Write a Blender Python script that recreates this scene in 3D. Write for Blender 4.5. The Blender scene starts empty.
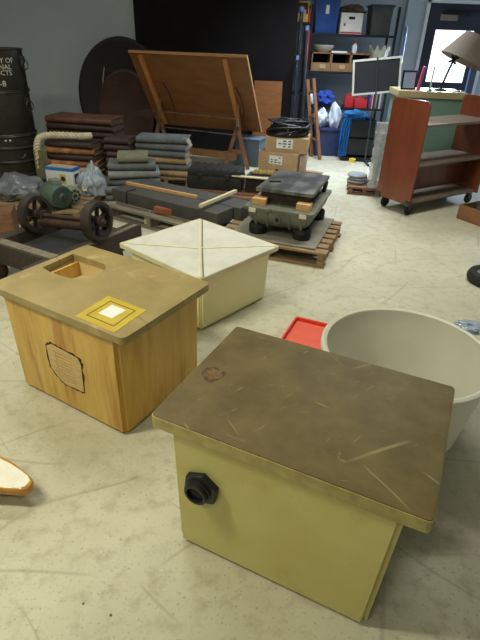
import bpy, bmesh, math, random
from math import pi, sin, cos, radians as rad
from mathutils import Vector as V, Matrix as M, Euler, noise as mnoise
random.seed(7)
S = bpy.context.scene
COL = S.collection

# ------------------------------------------------------------------ camera
F_PX, PITCH, ROLL, EYE = 480.33, 0.53297, 0.0359955, 1.6
fw = V((0, cos(PITCH), -sin(PITCH))); rt0 = V((1, 0, 0)); up0 = rt0.cross(fw)
RT = rt0*cos(ROLL) + up0*sin(ROLL); UP = up0*cos(ROLL) - rt0*sin(ROLL)
cam = bpy.data.cameras.new('camera'); cam.sensor_fit = 'VERTICAL'; cam.sensor_height = 24
cam.lens = F_PX/640*24; cam.clip_start = .05
co = bpy.data.objects.new('camera', cam); COL.objects.link(co)
co.matrix_world = M(((RT.x, UP.x, -fw.x, 0), (RT.y, UP.y, -fw.y, 0), (RT.z, UP.z, -fw.z, EYE), (0, 0, 0, 1)))
S.camera = co

def at(px, py, z=0.0):
    """world point on the level z seen at a photo pixel (used to measure the floor plan)"""
    d = fw + RT*((px-240)/F_PX) - UP*((py-320)/F_PX)
    t = (z-EYE)/d.z
    return V((d.x*t, d.y*t, z))

# ------------------------------------------------------------------ materials
def lin(c):
    return tuple((x/12.92 if x <= .04045 else ((x+.055)/1.055)**2.4) for x in [v/255 for v in c]) + (1,)

MATS = {}
def mat(name, c1, c2=None, scale=6, rough=.6, metal=0, bump=0, bscale=40, stretch=(1, 1, 1), c3=None, s3=30, t3=(.6, .7),
        spec=.5, trans=0, emit=None, estr=0, alpha=1, lo=.35, hi=.65, detail=6, coat=0, sss=0, trl=0):
    m = bpy.data.materials.new(name); m.use_nodes = True; nt = m.node_tree; N = nt.nodes; L = nt.links
    b = N['Principled BSDF']
    b.inputs['Roughness'].default_value = rough; b.inputs['Metallic'].default_value = metal
    b.inputs['Specular IOR Level'].default_value = spec
    b.inputs['Transmission Weight'].default_value = trans; b.inputs['Alpha'].default_value = alpha
    b.inputs['Coat Weight'].default_value = coat
    if sss:
        b.inputs['Subsurface Weight'].default_value = sss; b.inputs['Subsurface Radius'].default_value = (.03, .03, .02)
    b.inputs['Base Color'].default_value = lin(c1)
    tc = N.new('ShaderNodeTexCoord'); mp = N.new('ShaderNodeMapping'); L.new(tc.outputs['Object'], mp.inputs['Vector'])
    mp.inputs['Scale'].default_value = stretch
    m['tc'] = 1
    def noise(sc, det=detail, rg=.6, dist=0):
        n = N.new('ShaderNodeTexNoise'); n.inputs['Scale'].default_value = sc; n.inputs['Detail'].default_value = det
        n.inputs['Roughness'].default_value = rg; n.inputs['Distortion'].default_value = dist
        L.new(mp.outputs['Vector'], n.inputs['Vector']); return n.outputs['Fac']
    def ramp(fac, a, bb):
        r = N.new('ShaderNodeMapRange'); r.inputs['From Min'].default_value = a; r.inputs['From Max'].default_value = bb
        L.new(fac, r.inputs['Value']); return r.outputs['Result']
    def mix(fac, A, B):
        x = N.new('ShaderNodeMix'); x.data_type = 'RGBA'; L.new(fac, x.inputs['Factor'])
        for k, q in ((6, A), (7, B)):
            if isinstance(q, tuple): x.inputs[k].default_value = q
            else: L.new(q, x.inputs[k])
        return x.outputs[2]
    col = lin(c1)
    if c2 is not None: col = mix(ramp(noise(scale), lo, hi), lin(c1), lin(c2))
    if c3 is not None: col = mix(ramp(noise(s3), *t3), col, lin(c3))
    if not isinstance(col, tuple): L.new(col, b.inputs['Base Color'])
    if bump:
        bp = N.new('ShaderNodeBump'); bp.inputs['Strength'].default_value = bump; bp.inputs['Distance'].default_value = .01
        L.new(noise(bscale), bp.inputs['Height']); L.new(bp.outputs['Normal'], b.inputs['Normal'])
    if emit is not None:
        b.inputs['Emission Color'].default_value = lin(emit); b.inputs['Emission Strength'].default_value = estr
    if trl:
        o = N['Material Output']; tl = N.new('ShaderNodeBsdfTranslucent'); tl.inputs['Color'].default_value = lin(c1)
        ms = N.new('ShaderNodeMixShader'); ms.inputs[0].default_value = trl
        L.new(b.outputs[0], ms.inputs[1]); L.new(tl.outputs[0], ms.inputs[2]); L.new(ms.outputs[0], o.inputs['Surface'])
    m['h'] = 0
    MATS[name] = m
    m_tools[name] = (N, L, b, mp, noise, ramp, mix)
    return m
m_tools = {}

def scratches(name, color, layers, amount=1.0):
    """thin curved scuff lines over the existing base colour"""
    N, L, b, mp, noise, ramp, mix = m_tools[name]
    inp = b.inputs['Base Color']
    src = inp.links[0].from_socket if inp.links else tuple(inp.default_value)
    for (sc, width, ang, cut, dist) in layers:
        rt = N.new('ShaderNodeMapping'); rt.inputs['Rotation'].default_value = (0, 0, ang); rt.inputs['Location'].default_value = (sc*.37, ang*3, 0)
        L.new(mp.outputs['Vector'], rt.inputs['Vector'])
        w = N.new('ShaderNodeTexWave'); w.inputs['Scale'].default_value = sc; w.inputs['Distortion'].default_value = dist
        w.inputs['Detail'].default_value = 2; w.inputs['Detail Scale'].default_value = .6
        L.new(rt.outputs['Vector'], w.inputs['Vector'])
        a = ramp(w.outputs['Fac'], 1-width, 1.0)
        n2 = N.new('ShaderNodeTexNoise'); n2.inputs['Scale'].default_value = sc*1.7; L.new(rt.outputs['Vector'], n2.inputs['Vector'])
        bb = ramp(n2.outputs['Fac'], cut, cut+.06)
        mu = N.new('ShaderNodeMath'); mu.operation = 'MULTIPLY'; L.new(a, mu.inputs[0]); L.new(bb, mu.inputs[1])
        m2 = N.new('ShaderNodeMath'); m2.operation = 'MULTIPLY'; L.new(mu.outputs[0], m2.inputs[0]); m2.inputs[1].default_value = amount
        src = mix(m2.outputs[0], src, lin(color))
    L.new(src, inp)

# setting
mat('floor', (197, 195, 175), (180, 176, 154), 1.6, rough=.42, c3=(166, 160, 136), s3=14, t3=(.5, .72), bump=.05, bscale=30, spec=.45)
scratches('floor', (112, 104, 84), [(.45, .0022, .3, .50, 4), (.6, .0025, 1.5, .50, 6), (.9, .003, 2.3, .52, 7), (.7, .003, .9, .52, 9)], .32)
N, L, b, mp, noise, ramp, mix = m_tools['floor']
vo = N.new('ShaderNodeTexVoronoi'); vo.inputs['Scale'].default_value = 9; L.new(mp.outputs['Vector'], vo.inputs['Vector'])
inv = ramp(vo.outputs['Distance'], .055, .03)
nn = ramp(noise(3.1), .52, .56)
mu = N.new('ShaderNodeMath'); mu.operation = 'MULTIPLY'; L.new(inv, mu.inputs[0]); L.new(nn, mu.inputs[1])
c0 = mix(mu.outputs[0], b.inputs['Base Color'].links[0].from_socket, lin((70, 62, 48)))
c0 = mix(ramp(noise(75, 3), .60, .68), c0, lin((160, 154, 130)))      # fine speckle of the vinyl
c0 = mix(ramp(noise(48, 2), .30, .24), c0, lin((208, 206, 190)))
vo2 = N.new('ShaderNodeTexVoronoi'); vo2.inputs['Scale'].default_value = 3.3; L.new(mp.outputs['Vector'], vo2.inputs['Vector'])
mu2 = N.new('ShaderNodeMath'); mu2.operation = 'MULTIPLY'; L.new(ramp(vo2.outputs['Distance'], .05, .035), mu2.inputs[0]); L.new(ramp(noise(1.3), .5, .54), mu2.inputs[1])
c0 = mix(mu2.outputs[0], c0, lin((92, 80, 58)))
L.new(c0, b.inputs['Base Color'])
mat('grey_paint', (178, 184, 188), (171, 177, 182), 1.5, rough=.8, bump=.05, bscale=80)
mat('blue_paint', (176, 188, 202), (168, 180, 196), 1.5, rough=.8)
mat('black_wall', (28, 26, 28), (22, 21, 22), 3, rough=.95, spec=.15)
mat('ceiling_white', (215, 215, 210), (205, 205, 200), 2, rough=.9)
mat('trim_white', (214, 222, 230), rough=.5)
mat('door_dark', (36, 38, 56), (42, 44, 62), 3, rough=.45)
mat('daylight', (235, 242, 255), rough=.3, emit=(236, 243, 255), estr=1.9)
# fibreglass boxes
mat('resin_yellow', (204, 196, 128), (196, 186, 116), 4, rough=.42, bump=.05, bscale=30, c3=(184, 172, 104), s3=9, t3=(.6, .8), spec=.5)
mat('lid_brown', (112, 98, 58), (93, 79, 45), 7, rough=.5, bump=.12, bscale=35, c3=(132, 118, 74), s3=17, t3=(.66, .74), spec=.35)
scratches('lid_brown', (176, 164, 118), [(5.2, .012, .4, .64, 7), (7.5, .014, 1.1, .66, 10), (1.6, .010, .7, .60, 3), (2.3, .008, 2.2, .62, 6), (3.1, .012, 1.4, .64, 8)], .5)
mat('lid_edge', (178, 167, 106), (156, 142, 88), 20, rough=.45)
mat('rust_ring', (72, 50, 28), (92, 70, 38), 45, rough=.7)
mat('rust_core', (122, 98, 58), (96, 70, 38), 60, rough=.7)
mat('ply_gold', (216, 182, 100), (194, 154, 74), 3.2, rough=.42, stretch=(5, 5, .6), c3=(172, 116, 58), s3=2.4, t3=(.50, .72), spec=.45)
mat('lid_tan', (164, 146, 98), (146, 128, 82), 5, rough=.42, c3=(190, 165, 116), s3=8, t3=(.58, .75), bump=.06, bscale=25)
scratches('lid_tan', (96, 78, 52), [(2.1, .008, .4, .64, 5), (1.4, .006, 1.9, .6, 4)], .6)
mat('pocket_tan', (214, 196, 150), (200, 178, 130), 6, rough=.5)
mat('yellow_tape', (200, 178, 58), (186, 160, 44), 12, rough=.45)
mat('tape_edge', (120, 92, 24), rough=.6)
mat('paper_white', (232, 234, 232), (222, 224, 224), 20, rough=.6)
mat('old_paper', (214, 188, 134), (198, 168, 112), 14, rough=.8, stretch=(1, 1, 5), c3=(160, 128, 78), s3=40, t3=(.62, .66))
mat('faded_ink', (184, 154, 104), rough=.8)
mat('burnt_edge', (44, 32, 22), (66, 46, 26), 40, rough=.9)
mat('milk_plastic', (240, 236, 190), (234, 229, 178), 4, rough=.45, spec=.45)
mat('milk_lid', (212, 213, 204), (199, 200, 191), 9, rough=.5, spec=.4, bump=.04)
mat('milk_edge', (224, 219, 190), (214, 208, 176), 9, rough=.45)
mat('seam_dark', (112, 100, 78), (90, 80, 62), 20, rough=.8)
mat('black_plastic', (26, 26, 30), rough=.4, bump=.05)
mat('black_hole', (9, 9, 10), rough=.7)
mat('tub_plastic', (234, 233, 222), (227, 225, 212), 5, rough=.4, trl=.35)
mat('red_plastic', (232, 72, 48), (222, 62, 42), 8, rough=.45)
mat('red_floor', (226, 98, 76), (214, 86, 66), 6, rough=.5)
mat('glare_white', (244, 243, 238), (234, 230, 216), 9, rough=.15, c3=(186, 140, 66), s3=14, t3=(.66, .7), coat=.6)  # white is glare put into the colour; brown flecks are flaking
mat('varnish_yellow', (204, 150, 54), (170, 116, 40), 12, rough=.3, coat=.5)
# woods, metals, papers
mat('pallet_wood', (150, 126, 92), (118, 97, 70), 5, rough=.8, stretch=(1, 6, 6), bump=.15, bscale=30)
mat('pallet_grey', (128, 120, 104), (98, 92, 80), 5, rough=.85, stretch=(1, 6, 6), bump=.15, bscale=30)
mat('pallet_red', (128, 92, 66), (100, 70, 50), 5, rough=.85, stretch=(1, 6, 6), bump=.1)
mat('slate_grey', (76, 76, 74), (64, 64, 63), 6, rough=.7, bump=.1, bscale=50)
mat('stick_tan', (206, 164, 112), (190, 148, 98), 4, rough=.6, stretch=(1, 8, 8))
mat('stick_pale', (220, 210, 172), (206, 196, 158), 4, rough=.6, stretch=(1, 8, 8))
mat('brick', (160, 92, 68), (140, 78, 58), 12, rough=.85, bump=.2)
mat('cord_black', (20, 20, 22), rough=.55)
mat('tag_paper', (220, 208, 176), (206, 192, 156), 10, rough=.8)
mat('cast_dark', (62, 54, 48), (44, 38, 35), 10, rough=.6, metal=.3, bump=.15, bscale=30, c3=(88, 66, 48), s3=16, t3=(.6, .72))
mat('rust_iron', (82, 58, 46), (58, 42, 36), 10, rough=.7, metal=.3, bump=.2)
mat('timber_dark', (66, 58, 50), (50, 44, 38), 6, rough=.8, stretch=(1, 5, 5), bump=.2)
mat('timber_worn', (134, 124, 108), (104, 95, 82), 8, rough=.8, stretch=(1, 5, 5), bump=.2)
mat('deck_black', (40, 41, 42), (32, 33, 34), 8, rough=.55, bump=.1)
mat('motor_green', (84, 104, 88), (70, 88, 76), 8, rough=.5, c3=(52, 60, 54), s3=18, t3=(.6, .7))
mat('motor_dark', (50, 64, 56), (40, 52, 46), 8, rough=.5)
mat('motor_grey', (132, 140, 124), (108, 116, 102), 10, rough=.55)
mat('grey_poly', (118, 124, 130), (92, 98, 106), 8, rough=.3, bump=.4, bscale=14)
mat('clear_poly', (186, 198, 214), (150, 164, 184), 14, rough=.14, alpha=.62, bump=.6, bscale=22, spec=.8)
mat('carton_white', (224, 230, 234), (216, 222, 228), 8, rough=.6)
mat('carton_blue', (46, 126, 196), rough=.5)
mat('carton_tan', (190, 168, 142), rough=.6)
mat('print_gold', (206, 186, 90), rough=.6)
mat('print_dark', (52, 56, 46), rough=.6)
mat('drum_dark', (56, 56, 48), (46, 46, 40), 6, rough=.45, metal=.15, c3=(70, 66, 52), s3=9, t3=(.6, .75))
mat('drum_rim', (84, 84, 78), (64, 64, 60), 10, rough=.35, metal=.6)
mat('stencil', (206, 206, 190), rough=.7)
mat('stencil_yellow', (150, 146, 60), (110, 108, 44), 30, rough=.7)
mat('wire', (110, 108, 100), rough=.35, metal=.8)
mat('rope', (216, 206, 178), (194, 184, 156), 20, rough=.9)
mat('rope_olive', (132, 124, 92), (108, 100, 74), 20, rough=.9)
mat('led_brown', (96, 64, 52), (76, 48, 40), 9, rough=.6, c3=(130, 92, 68), s3=20, t3=(.6, .7))
mat('led_dark', (66, 50, 46), (52, 38, 36), 9, rough=.6, c3=(92, 66, 52), s3=20, t3=(.6, .7))
mat('led_orange', (176, 124, 78), (128, 82, 54), 12, rough=.6, c3=(96, 56, 40), s3=16, t3=(.56, .66))
mat('led_cream', (196, 178, 148), (164, 140, 112), 12, rough=.7, c3=(96, 64, 48), s3=16, t3=(.58, .66))
mat('led_red', (116, 74, 58), (88, 54, 44), 7, rough=.5, c3=(84, 50, 42), s3=10, t3=(.56, .7))
mat('led_grey', (138, 142, 145), (112, 116, 120), 9, rough=.75, c3=(136, 138, 136), s3=20, t3=(.6, .7))
mat('led_slate', (106, 111, 114), (84, 89, 92), 9, rough=.75, c3=(118, 120, 118), s3=20, t3=(.62, .7))
mat('led_olive', (128, 126, 106), (106, 104, 86), 9, rough=.75)
mat('led_tan', (172, 150, 112), (146, 124, 92), 9, rough=.75)
mat('pages', (172, 158, 132), (140, 124, 102), 10, rough=.9, stretch=(1, 1, 14))
mat('pages_dark', (104, 88, 74), (80, 64, 54), 10, rough=.9, stretch=(1, 1, 14))
mat('ply_orange', (140, 90, 47), (122, 77, 39), 3, rough=.5, stretch=(1.2, 1, 5), c3=(112, 70, 36), s3=2, t3=(.55, .8))
mat('ply_edge', (176, 130, 80), rough=.6)
mat('batten', (206, 140, 74), (188, 122, 62), 4, rough=.5, stretch=(5, 5, 1))
mat('trestle_wood', (140, 98, 64), (114, 78, 50), 5, rough=.6)
mat('rail_steel', (150, 128, 110), (110, 90, 76), 9, rough=.4, metal=.6)
mat('oval_dark', (30, 24, 24), (22, 18, 19), 5, rough=.5, spec=.25)
mat('oval_brown', (70, 45, 36), (56, 36, 29), 4, rough=.5, c3=(84, 56, 44), s3=6, t3=(.6, .8), spec=.25)
mat('steel_edge', (190, 190, 186), rough=.25, metal=.9)
mat('tub_grey', (88, 104, 120), (80, 94, 110), 6, rough=.6)
mat('case_black', (46, 48, 48), (34, 36, 36), 8, rough=.42, bump=.3, bscale=16)
mat('brass', (206, 182, 104), (168, 144, 78), 18, rough=.35, metal=.7)
mat('carton', (186, 156, 122), (172, 142, 108), 4, rough=.8)
mat('carton_side', (188, 162, 136), (174, 148, 122), 4, rough=.8)
mat('carton_gap', (64, 44, 30), rough=.9)
mat('plate_dark', (78, 81, 83), (150, 153, 154), 3.5, rough=.3, metal=.35, lo=.42, hi=.72, stretch=(2.2, 1, 1), c3=(60, 62, 64), s3=14, t3=(.58, .72))  # pale streaks are reflections painted into the plate's colour
mat('scale_green', (120, 123, 110), (98, 101, 92), 8, rough=.5, metal=.2, c3=(74, 72, 62), s3=15, t3=(.6, .7))
mat('rubber', (24, 24, 25), rough=.7)
mat('ply_grey', (132, 128, 116), (112, 108, 98), 5, rough=.8, stretch=(1, 4, 4))
mat('bolt_pale', (214, 212, 200), rough=.5)
# far storage
mat('rack_dark', (44, 46, 50), (36, 38, 42), 8, rough=.45, metal=.4)
mat('bin_blue', (44, 84, 160), (38, 74, 146), 5, rough=.42)
mat('bin_navy', (42, 58, 104), (36, 50, 92), 5, rough=.45)
mat('bin_grey', (76, 82, 80), (64, 70, 68), 6, rough=.6)
mat('banker', (226, 224, 220), (216, 212, 208), 5, rough=.7)
mat('red_print', (196, 58, 60), rough=.6)
mat('rag_brown', (100, 84, 74), (70, 60, 56), 12, rough=.9, bump=.4)
mat('pigeon_tan', (160, 122, 84), (138, 104, 70), 5, rough=.7)
mat('pigeon_label', (186, 160, 126), rough=.8)
mat('inner_dark', (28, 24, 24), rough=.9)
mat('bowl_cream', (196, 192, 178), rough=.5)
mat('bottle_white', (224, 226, 230), rough=.4)
mat('cloth_blue', (52, 88, 190), (40, 70, 160), 9, rough=.8, bump=.4, bscale=20)
mat('cloth_cyan', (46, 136, 206), (36, 112, 180), 9, rough=.8, bump=.4, bscale=20)
mat('bag_white', (226, 234, 246), (200, 212, 232), 10, rough=.4, bump=.4, bscale=18)
mat('junk_red', (206, 50, 56), rough=.5)
mat('pole_black', (34, 36, 44), (28, 30, 38), 5, rough=.35, coat=.3)
mat('pole_blue', (96, 122, 168), (84, 108, 152), 8, rough=.4)
mat('ladder_wood', (142, 98, 66), (120, 80, 54), 5, rough=.6, stretch=(6, 6, 1))
mat('yellow_bin', (216, 176, 96), rough=.5)
mat('chalk_black', (44, 45, 48), (52, 53, 56), 3, rough=.8, spec=.2, c3=(92, 94, 96), s3=5, t3=(.66, .76))
mat('frame_pale', (206, 202, 192), rough=.5)
mat('cab_green', (116, 146, 130), (106, 136, 120), 3, rough=.4)
mat('cab_top', (184, 172, 132), (170, 158, 118), 6, rough=.4)
mat('cart_orange', (122, 64, 41), (109, 55, 34), 3, rough=.34, stretch=(4, 4, .8), c3=(104, 54, 33), s3=3, t3=(.58, .8), coat=.15)
mat('shelf_grey', (122, 106, 90), (102, 87, 74), 5, rough=.5, stretch=(1, 6, 6))
mat('caster_metal', (84, 84, 84), rough=.4, metal=.8)
mat('shade_cloth', (166, 152, 138), (158, 144, 130), 30, rough=.9, trl=.3)
mat('lamp_iron', (36, 36, 44), rough=.5, metal=.5)
mat('pic_blue', (126, 164, 206), (176, 200, 226), 7, rough=.3)
mat('pink', (222, 74, 116), rough=.5)
mat('bubble', (214, 218, 220), (178, 184, 188), 26, rough=.1, alpha=.45, bump=1.0, bscale=60, spec=.8)
mat('disk_grey', (150, 156, 160), (128, 134, 138), 8, rough=.4)
mat('yellow_roll', (222, 196, 52), rough=.5)
mat('tan_light', (196, 186, 150), rough=.7)
BOOKC = ['bin_blue', 'junk_red', 'banker', 'bin_grey', 'led_tan', 'bin_navy', 'frame_pale']

# ------------------------------------------------------------------ mesh builder
class MB:
    def __init__(s): s.bm = bmesh.new()
    def _add(s, fn, mtx=None):
        t = bmesh.new(); fn(t)
        if mtx is not None: t.transform(mtx)
        me = bpy.data.meshes.new('t'); t.to_mesh(me); t.free(); s.bm.from_mesh(me); bpy.data.meshes.remove(me); return s
    def box(s, c, d, rot=(0, 0, 0), bev=0, taper=1):
        def f(t):
            bmesh.ops.create_cube(t, size=1)
            for v in t.verts:
                k = taper if v.co.z < 0 else 1
                v.co = V((v.co.x*d[0]*k, v.co.y*d[1]*k, v.co.z*d[2]))
            if bev: bmesh.ops.bevel(t, geom=t.edges[:], offset=bev, segments=2, affect='EDGES', profile=.7)
        return s._add(f, M.Translation(c) @ Euler(rot).to_matrix().to_4x4())
    def bar(s, p0, p1, w, h, bev=0, upv=(0, 0, 1)):
        p0, p1 = V(p0), V(p1); x = (p1-p0); l = x.length; x.normalize()
        u = V(upv)
        if abs(x.dot(u)) > .98: u = V((0, 1, 0))
        y = u.cross(x).normalized(); z = x.cross(y)
        m = M.Translation((p0+p1)/2) @ M((x, y, z)).transposed().to_4x4()
        def f(t):
            bmesh.ops.create_cube(t, size=1); bmesh.ops.scale(t, vec=(l, w, h), verts=t.verts[:])
            if bev: bmesh.ops.bevel(t, geom=t.edges[:], offset=bev, segments=2, affect='EDGES')
        return s._add(f, m)
    def lathe(s, prof, seg=32, mtx=None, closed=False):
        def f(t):
            rings = []
            for r, z in prof:
                if r < 1e-6: rings.append([t.verts.new((0, 0, z))])
                else: rings.append([t.verts.new((r*cos(2*pi*i/seg), r*sin(2*pi*i/seg), z)) for i in range(seg)])
            pairs = list(zip(rings, rings[1:])) + ([(rings[-1], rings[0])] if closed else [])
            for a, b in pairs:
                for i in range(seg):
                    j = (i+1) % seg
                    if len(a) == 1 and len(b) == 1: continue
                    if len(a) == 1: t.faces.new((a[0], b[i], b[j]))
                    elif len(b) == 1: t.faces.new((a[i], b[0], a[j]))
                    else: t.faces.new((a[i], b[i], b[j], a[j]))
            bmesh.ops.recalc_face_normals(t, faces=t.faces[:])
        return s._add(f, mtx)
    def cyl(s, p0, p1, r0, r1=None, seg=24):
        p0, p1 = V(p0), V(p1); r1 = r0 if r1 is None else r1
        z = p1-p0; q = z.to_track_quat('Z', 'Y'); l = z.length
        return s.lathe([(0, 0), (r0, 0), (r1, l), (0, l)], seg, M.Translation(p0) @ q.to_matrix().to_4x4())
    def tube(s, pts, r, seg=8, closed=False):
        pts = [V(p) for p in pts]
        def f(t):
            n = len(pts); rings = []; prev = None
            for i, p in enumerate(pts):
                a = pts[(i-1) % n] if (closed or i > 0) else p; b = pts[(i+1) % n] if (closed or i < n-1) else p
                d = (b-a).normalized()
                if prev is None: u = d.orthogonal().normalized()
                else:
                    u = prev - d*prev.dot(d); u = u.normalized() if u.length > 1e-6 else d.orthogonal().normalized()
                prev = u; w = d.cross(u)
                rr = r[i] if isinstance(r, (list, tuple)) else r
                rings.append([t.verts.new(p + (u*cos(2*pi*k/seg)+w*sin(2*pi*k/seg))*rr) for k in range(seg)])
            for i in range(n if closed else n-1):
                a, b = rings[i], rings[(i+1) % n]
                for k in range(seg): t.faces.new((a[k], a[(k+1) % seg], b[(k+1) % seg], b[k]))
            if not closed: t.faces.new(rings[0][::-1]); t.faces.new(rings[-1])
            bmesh.ops.recalc_face_normals(t, faces=t.faces[:])
        return s._add(f)
    def prism(s, outer, z0, z1, holes=(), mtx=None, bev=0):
        def f(t):
            edges = []
            for loop in [outer, *holes]:
                vs = [t.verts.new((p[0], p[1], z0)) for p in loop]
                edges += [t.edges.new((vs[i], vs[(i+1) % len(vs)])) for i in range(len(vs))]
            bmesh.ops.triangle_fill(t, use_beauty=True, use_dissolve=False, edges=edges)
            r = bmesh.ops.extrude_face_region(t, geom=t.faces[:])
            bmesh.ops.translate(t, vec=(0, 0, z1-z0), verts=[g for g in r['geom'] if isinstance(g, bmesh.types.BMVert)])
            bmesh.ops.recalc_face_normals(t, faces=t.faces[:])
        return s._add(f, mtx)
    def frustum_shell(s, w0, d0, w1, d1, h, th):
        """open-topped box, outside w0 x d0 at the foot and w1 x d1 at the rim"""
        def f(t):
            def ring(w, d, z): return [t.verts.new((x*w/2, y*d/2, z)) for x, y in ((-1, -1), (1, -1), (1, 1), (-1, 1))]
            o0, o1, i1, i0 = ring(w0, d0, 0), ring(w1, d1, h), ring(w1-2*th, d1-2*th, h), ring(w0-2*th, d0-2*th, th)
            for a, b in ((o0, o1), (o1, i1), (i1, i0)):
                for k in range(4): t.faces.new((a[k], a[(k+1) % 4], b[(k+1) % 4], b[k]))
            t.faces.new(o0); t.faces.new(i0)
            bmesh.ops.recalc_face_normals(t, faces=t.faces[:])
            es = [e for e in t.edges if len({v for v in e.verts} & set(o0)) == 1 and len({v for v in e.verts} & set(o1)) == 1] + \
                 [e for e in t.edges if all(v in o0 for v in e.verts)]
            bmesh.ops.bevel(t, geom=es, offset=.018, segments=4, affect='EDGES')
        return s._add(f)
    def ball(s, c, r, sc=(1, 1, 1), seg=16, rot=(0, 0, 0)):
        def f(t): bmesh.ops.create_uvsphere(t, u_segments=seg, v_segments=max(6, seg//2), radius=r)
        return s._add(f, M.Translation(c) @ Euler(rot).to_matrix().to_4x4() @ M.Diagonal((*sc, 1)))
    def lump(s, c, dims, amp=.25, freq=3, seed=0, floor=None, sub=4):
        """crumpled blob (bags, cloth heaps)"""
        def f(t):
            bmesh.ops.create_icosphere(t, subdivisions=sub, radius=1)
            for v in t.verts:
                n = mnoise.fractal(v.co*freq*.6 + V((seed, seed*2.1, 0)), 1, 2, 3)
                v.co = v.co*(1+amp*n)
                v.co = V((v.co.x*dims[0], v.co.y*dims[1], v.co.z*dims[2])) + V(c)
                if floor is not None and v.co.z < floor: v.co.z = floor
        return s._add(f)
    def build(s, name, m, parent=None, smooth=True, bev=0, ang=35):
        me = bpy.data.meshes.new(name); s.bm.to_mesh(me); s.bm.free()
        me.materials.append(MATS[m] if isinstance(m, str) else m)
        if smooth:
            for p in me.polygons: p.use_smooth = True
            me.set_sharp_from_angle(angle=rad(ang))
        o = bpy.data.objects.new(name, me); COL.objects.link(o); o.parent = parent
        if name == 'body':
            q = o.modifiers.new('weighted', 'WEIGHTED_NORMAL'); q.keep_sharp = True; q.weight = 95
        if bev:
            q = o.modifiers.new('bevel', 'BEVEL'); q.width = bev; q.segments = 3; q.limit_method = 'ANGLE'; q.angle_limit = rad(40)
        return o

def tag(o, label, cat, group=None, kind=None):
    o['label'] = label; o['category'] = cat
    if group: o['group'] = group
    if kind: o['kind'] = kind
    return o
def thing(name, label, cat, loc=(0, 0, 0), rz=0, group=None, rot=None):
    o = bpy.data.objects.new(name, None); o.empty_display_size = .05; COL.objects.link(o)
    o.location = loc; o.rotation_euler = rot if rot else (0, 0, rz)
    return tag(o, label, cat, group)
def struct(name, mb, m, parent=None, **k):
    o = mb.build(name, m, parent, smooth=False, **k)
    if parent is None: o['kind'] = 'structure'
    return o
def kids(o): return [c for c in COL.objects if c.parent == o]
def dup(o, loc, rz, label, parent=None):
    c = o.copy(); COL.objects.link(c)
    if parent is None: c.location = loc; c.rotation_euler = (0, 0, rz); c['label'] = label
    else: c.parent = parent
    for k in kids(o): dup(k, None, None, None, c)
    return c
def text_mb(s, size, depth=.002):
    cu = bpy.data.curves.new('t', 'FONT'); cu.body = s; cu.size = size; cu.align_x = 'CENTER'; cu.extrude = depth/2
    cu.resolution_u = 2
    o = bpy.data.objects.new('t', cu); COL.objects.link(o)
    me = bpy.data.meshes.new_from_object(o.evaluated_get(bpy.context.evaluated_depsgraph_get()))
    mb = MB(); mb.bm.from_mesh(me)
    bpy.data.objects.remove(o); bpy.data.curves.remove(cu); bpy.data.meshes.remove(me)
    bmesh.ops.subdivide_edges(mb.bm, edges=[e for e in mb.bm.edges if e.calc_length() > size*.3], cuts=2)
    return mb
def rrect(w, d, r, cx=0, cy=0, n=5):
    pts = []
    for (sx, sy, a0) in ((1, 1, 0), (-1, 1, 90), (-1, -1, 180), (1, -1, 270)):
        for i in range(n+1):
            a = rad(a0+90*i/n); pts.append((cx+sx*(w/2-r)+r*cos(a), cy+sy*(d/2-r)+r*sin(a)))
    return pts

# ================================================================== SETTING
struct('floor', MB().box((0, 3.2, -.05), (11, 14, .1)), 'floor')
struct('wall_left', MB().box((-3.6, 8.16, 1.6), (4.1, .1, 3.2)), 'grey_paint')
struct('wall_middle', MB().box((-.5, 8.1, 1.6), (2.33, .08, 3.2)), 'black_wall')
struct('wall_back', MB().box((1.55, 9.2, 1.6), (1.9, .1, 3.2)).box((3.6, 9.09, 1.6), (2.3, .16, 3.2)), 'blue_paint')
struct('wall_right', MB().box((5.0, 3.2, 1.6), (.1, 12, 3.2)), 'blue_paint')
struct('wall_side', MB().box((-5.3, 3.2, 1.6), (.1, 12, 3.2)), 'grey_paint')
struct('ceiling', MB().box((0, 3.2, 3.25), (11, 14, .1)), 'ceiling_white')
# glazed door
door = struct('door_1', MB().prism([(2.785, 0), (3.74, 0), (3.74, 2.14), (2.785, 2.14)], 0, .05,
              holes=[[(2.935, 1.05), (3.545, 1.05), (3.545, 1.79), (2.935, 1.79)]], mtx=M.Translation((0, 8.99, 0)) @ Euler((pi/2, 0, 0)).to_matrix().to_4x4()), 'door_dark')
MB().box((3.24, 8.965, 1.42), (.608, .012, .738)).build('window_pane', 'daylight', door, smooth=False)
MB().box((3.2, 8.93, 2.02), (.44, .05, .05), bev=.01).bar((3.05, 8.9, 2.05), (3.6, 8.9, 2.06), .03, .02).build('door_closer', 'lamp_iron', door)
MB().box((3.10, 8.934, 1.96), (.27, .006, .09)).build('sign_plate', 'shade_cloth', door, smooth=False)
MB().tube([(3.69, 8.94, .98), (3.69, 8.88, .98), (3.60, 8.88, .98)], .012).build('door_handle', 'steel_edge', door)
struct('trim_1', MB().box((2.757, 8.98, 1.09), (.05, .07, 2.18)).box((3.768, 8.98, 1.09), (.05, .07, 2.18)).box((3.2625, 8.98, 2.165), (1.06, .07, .045)), 'trim_white')

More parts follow.
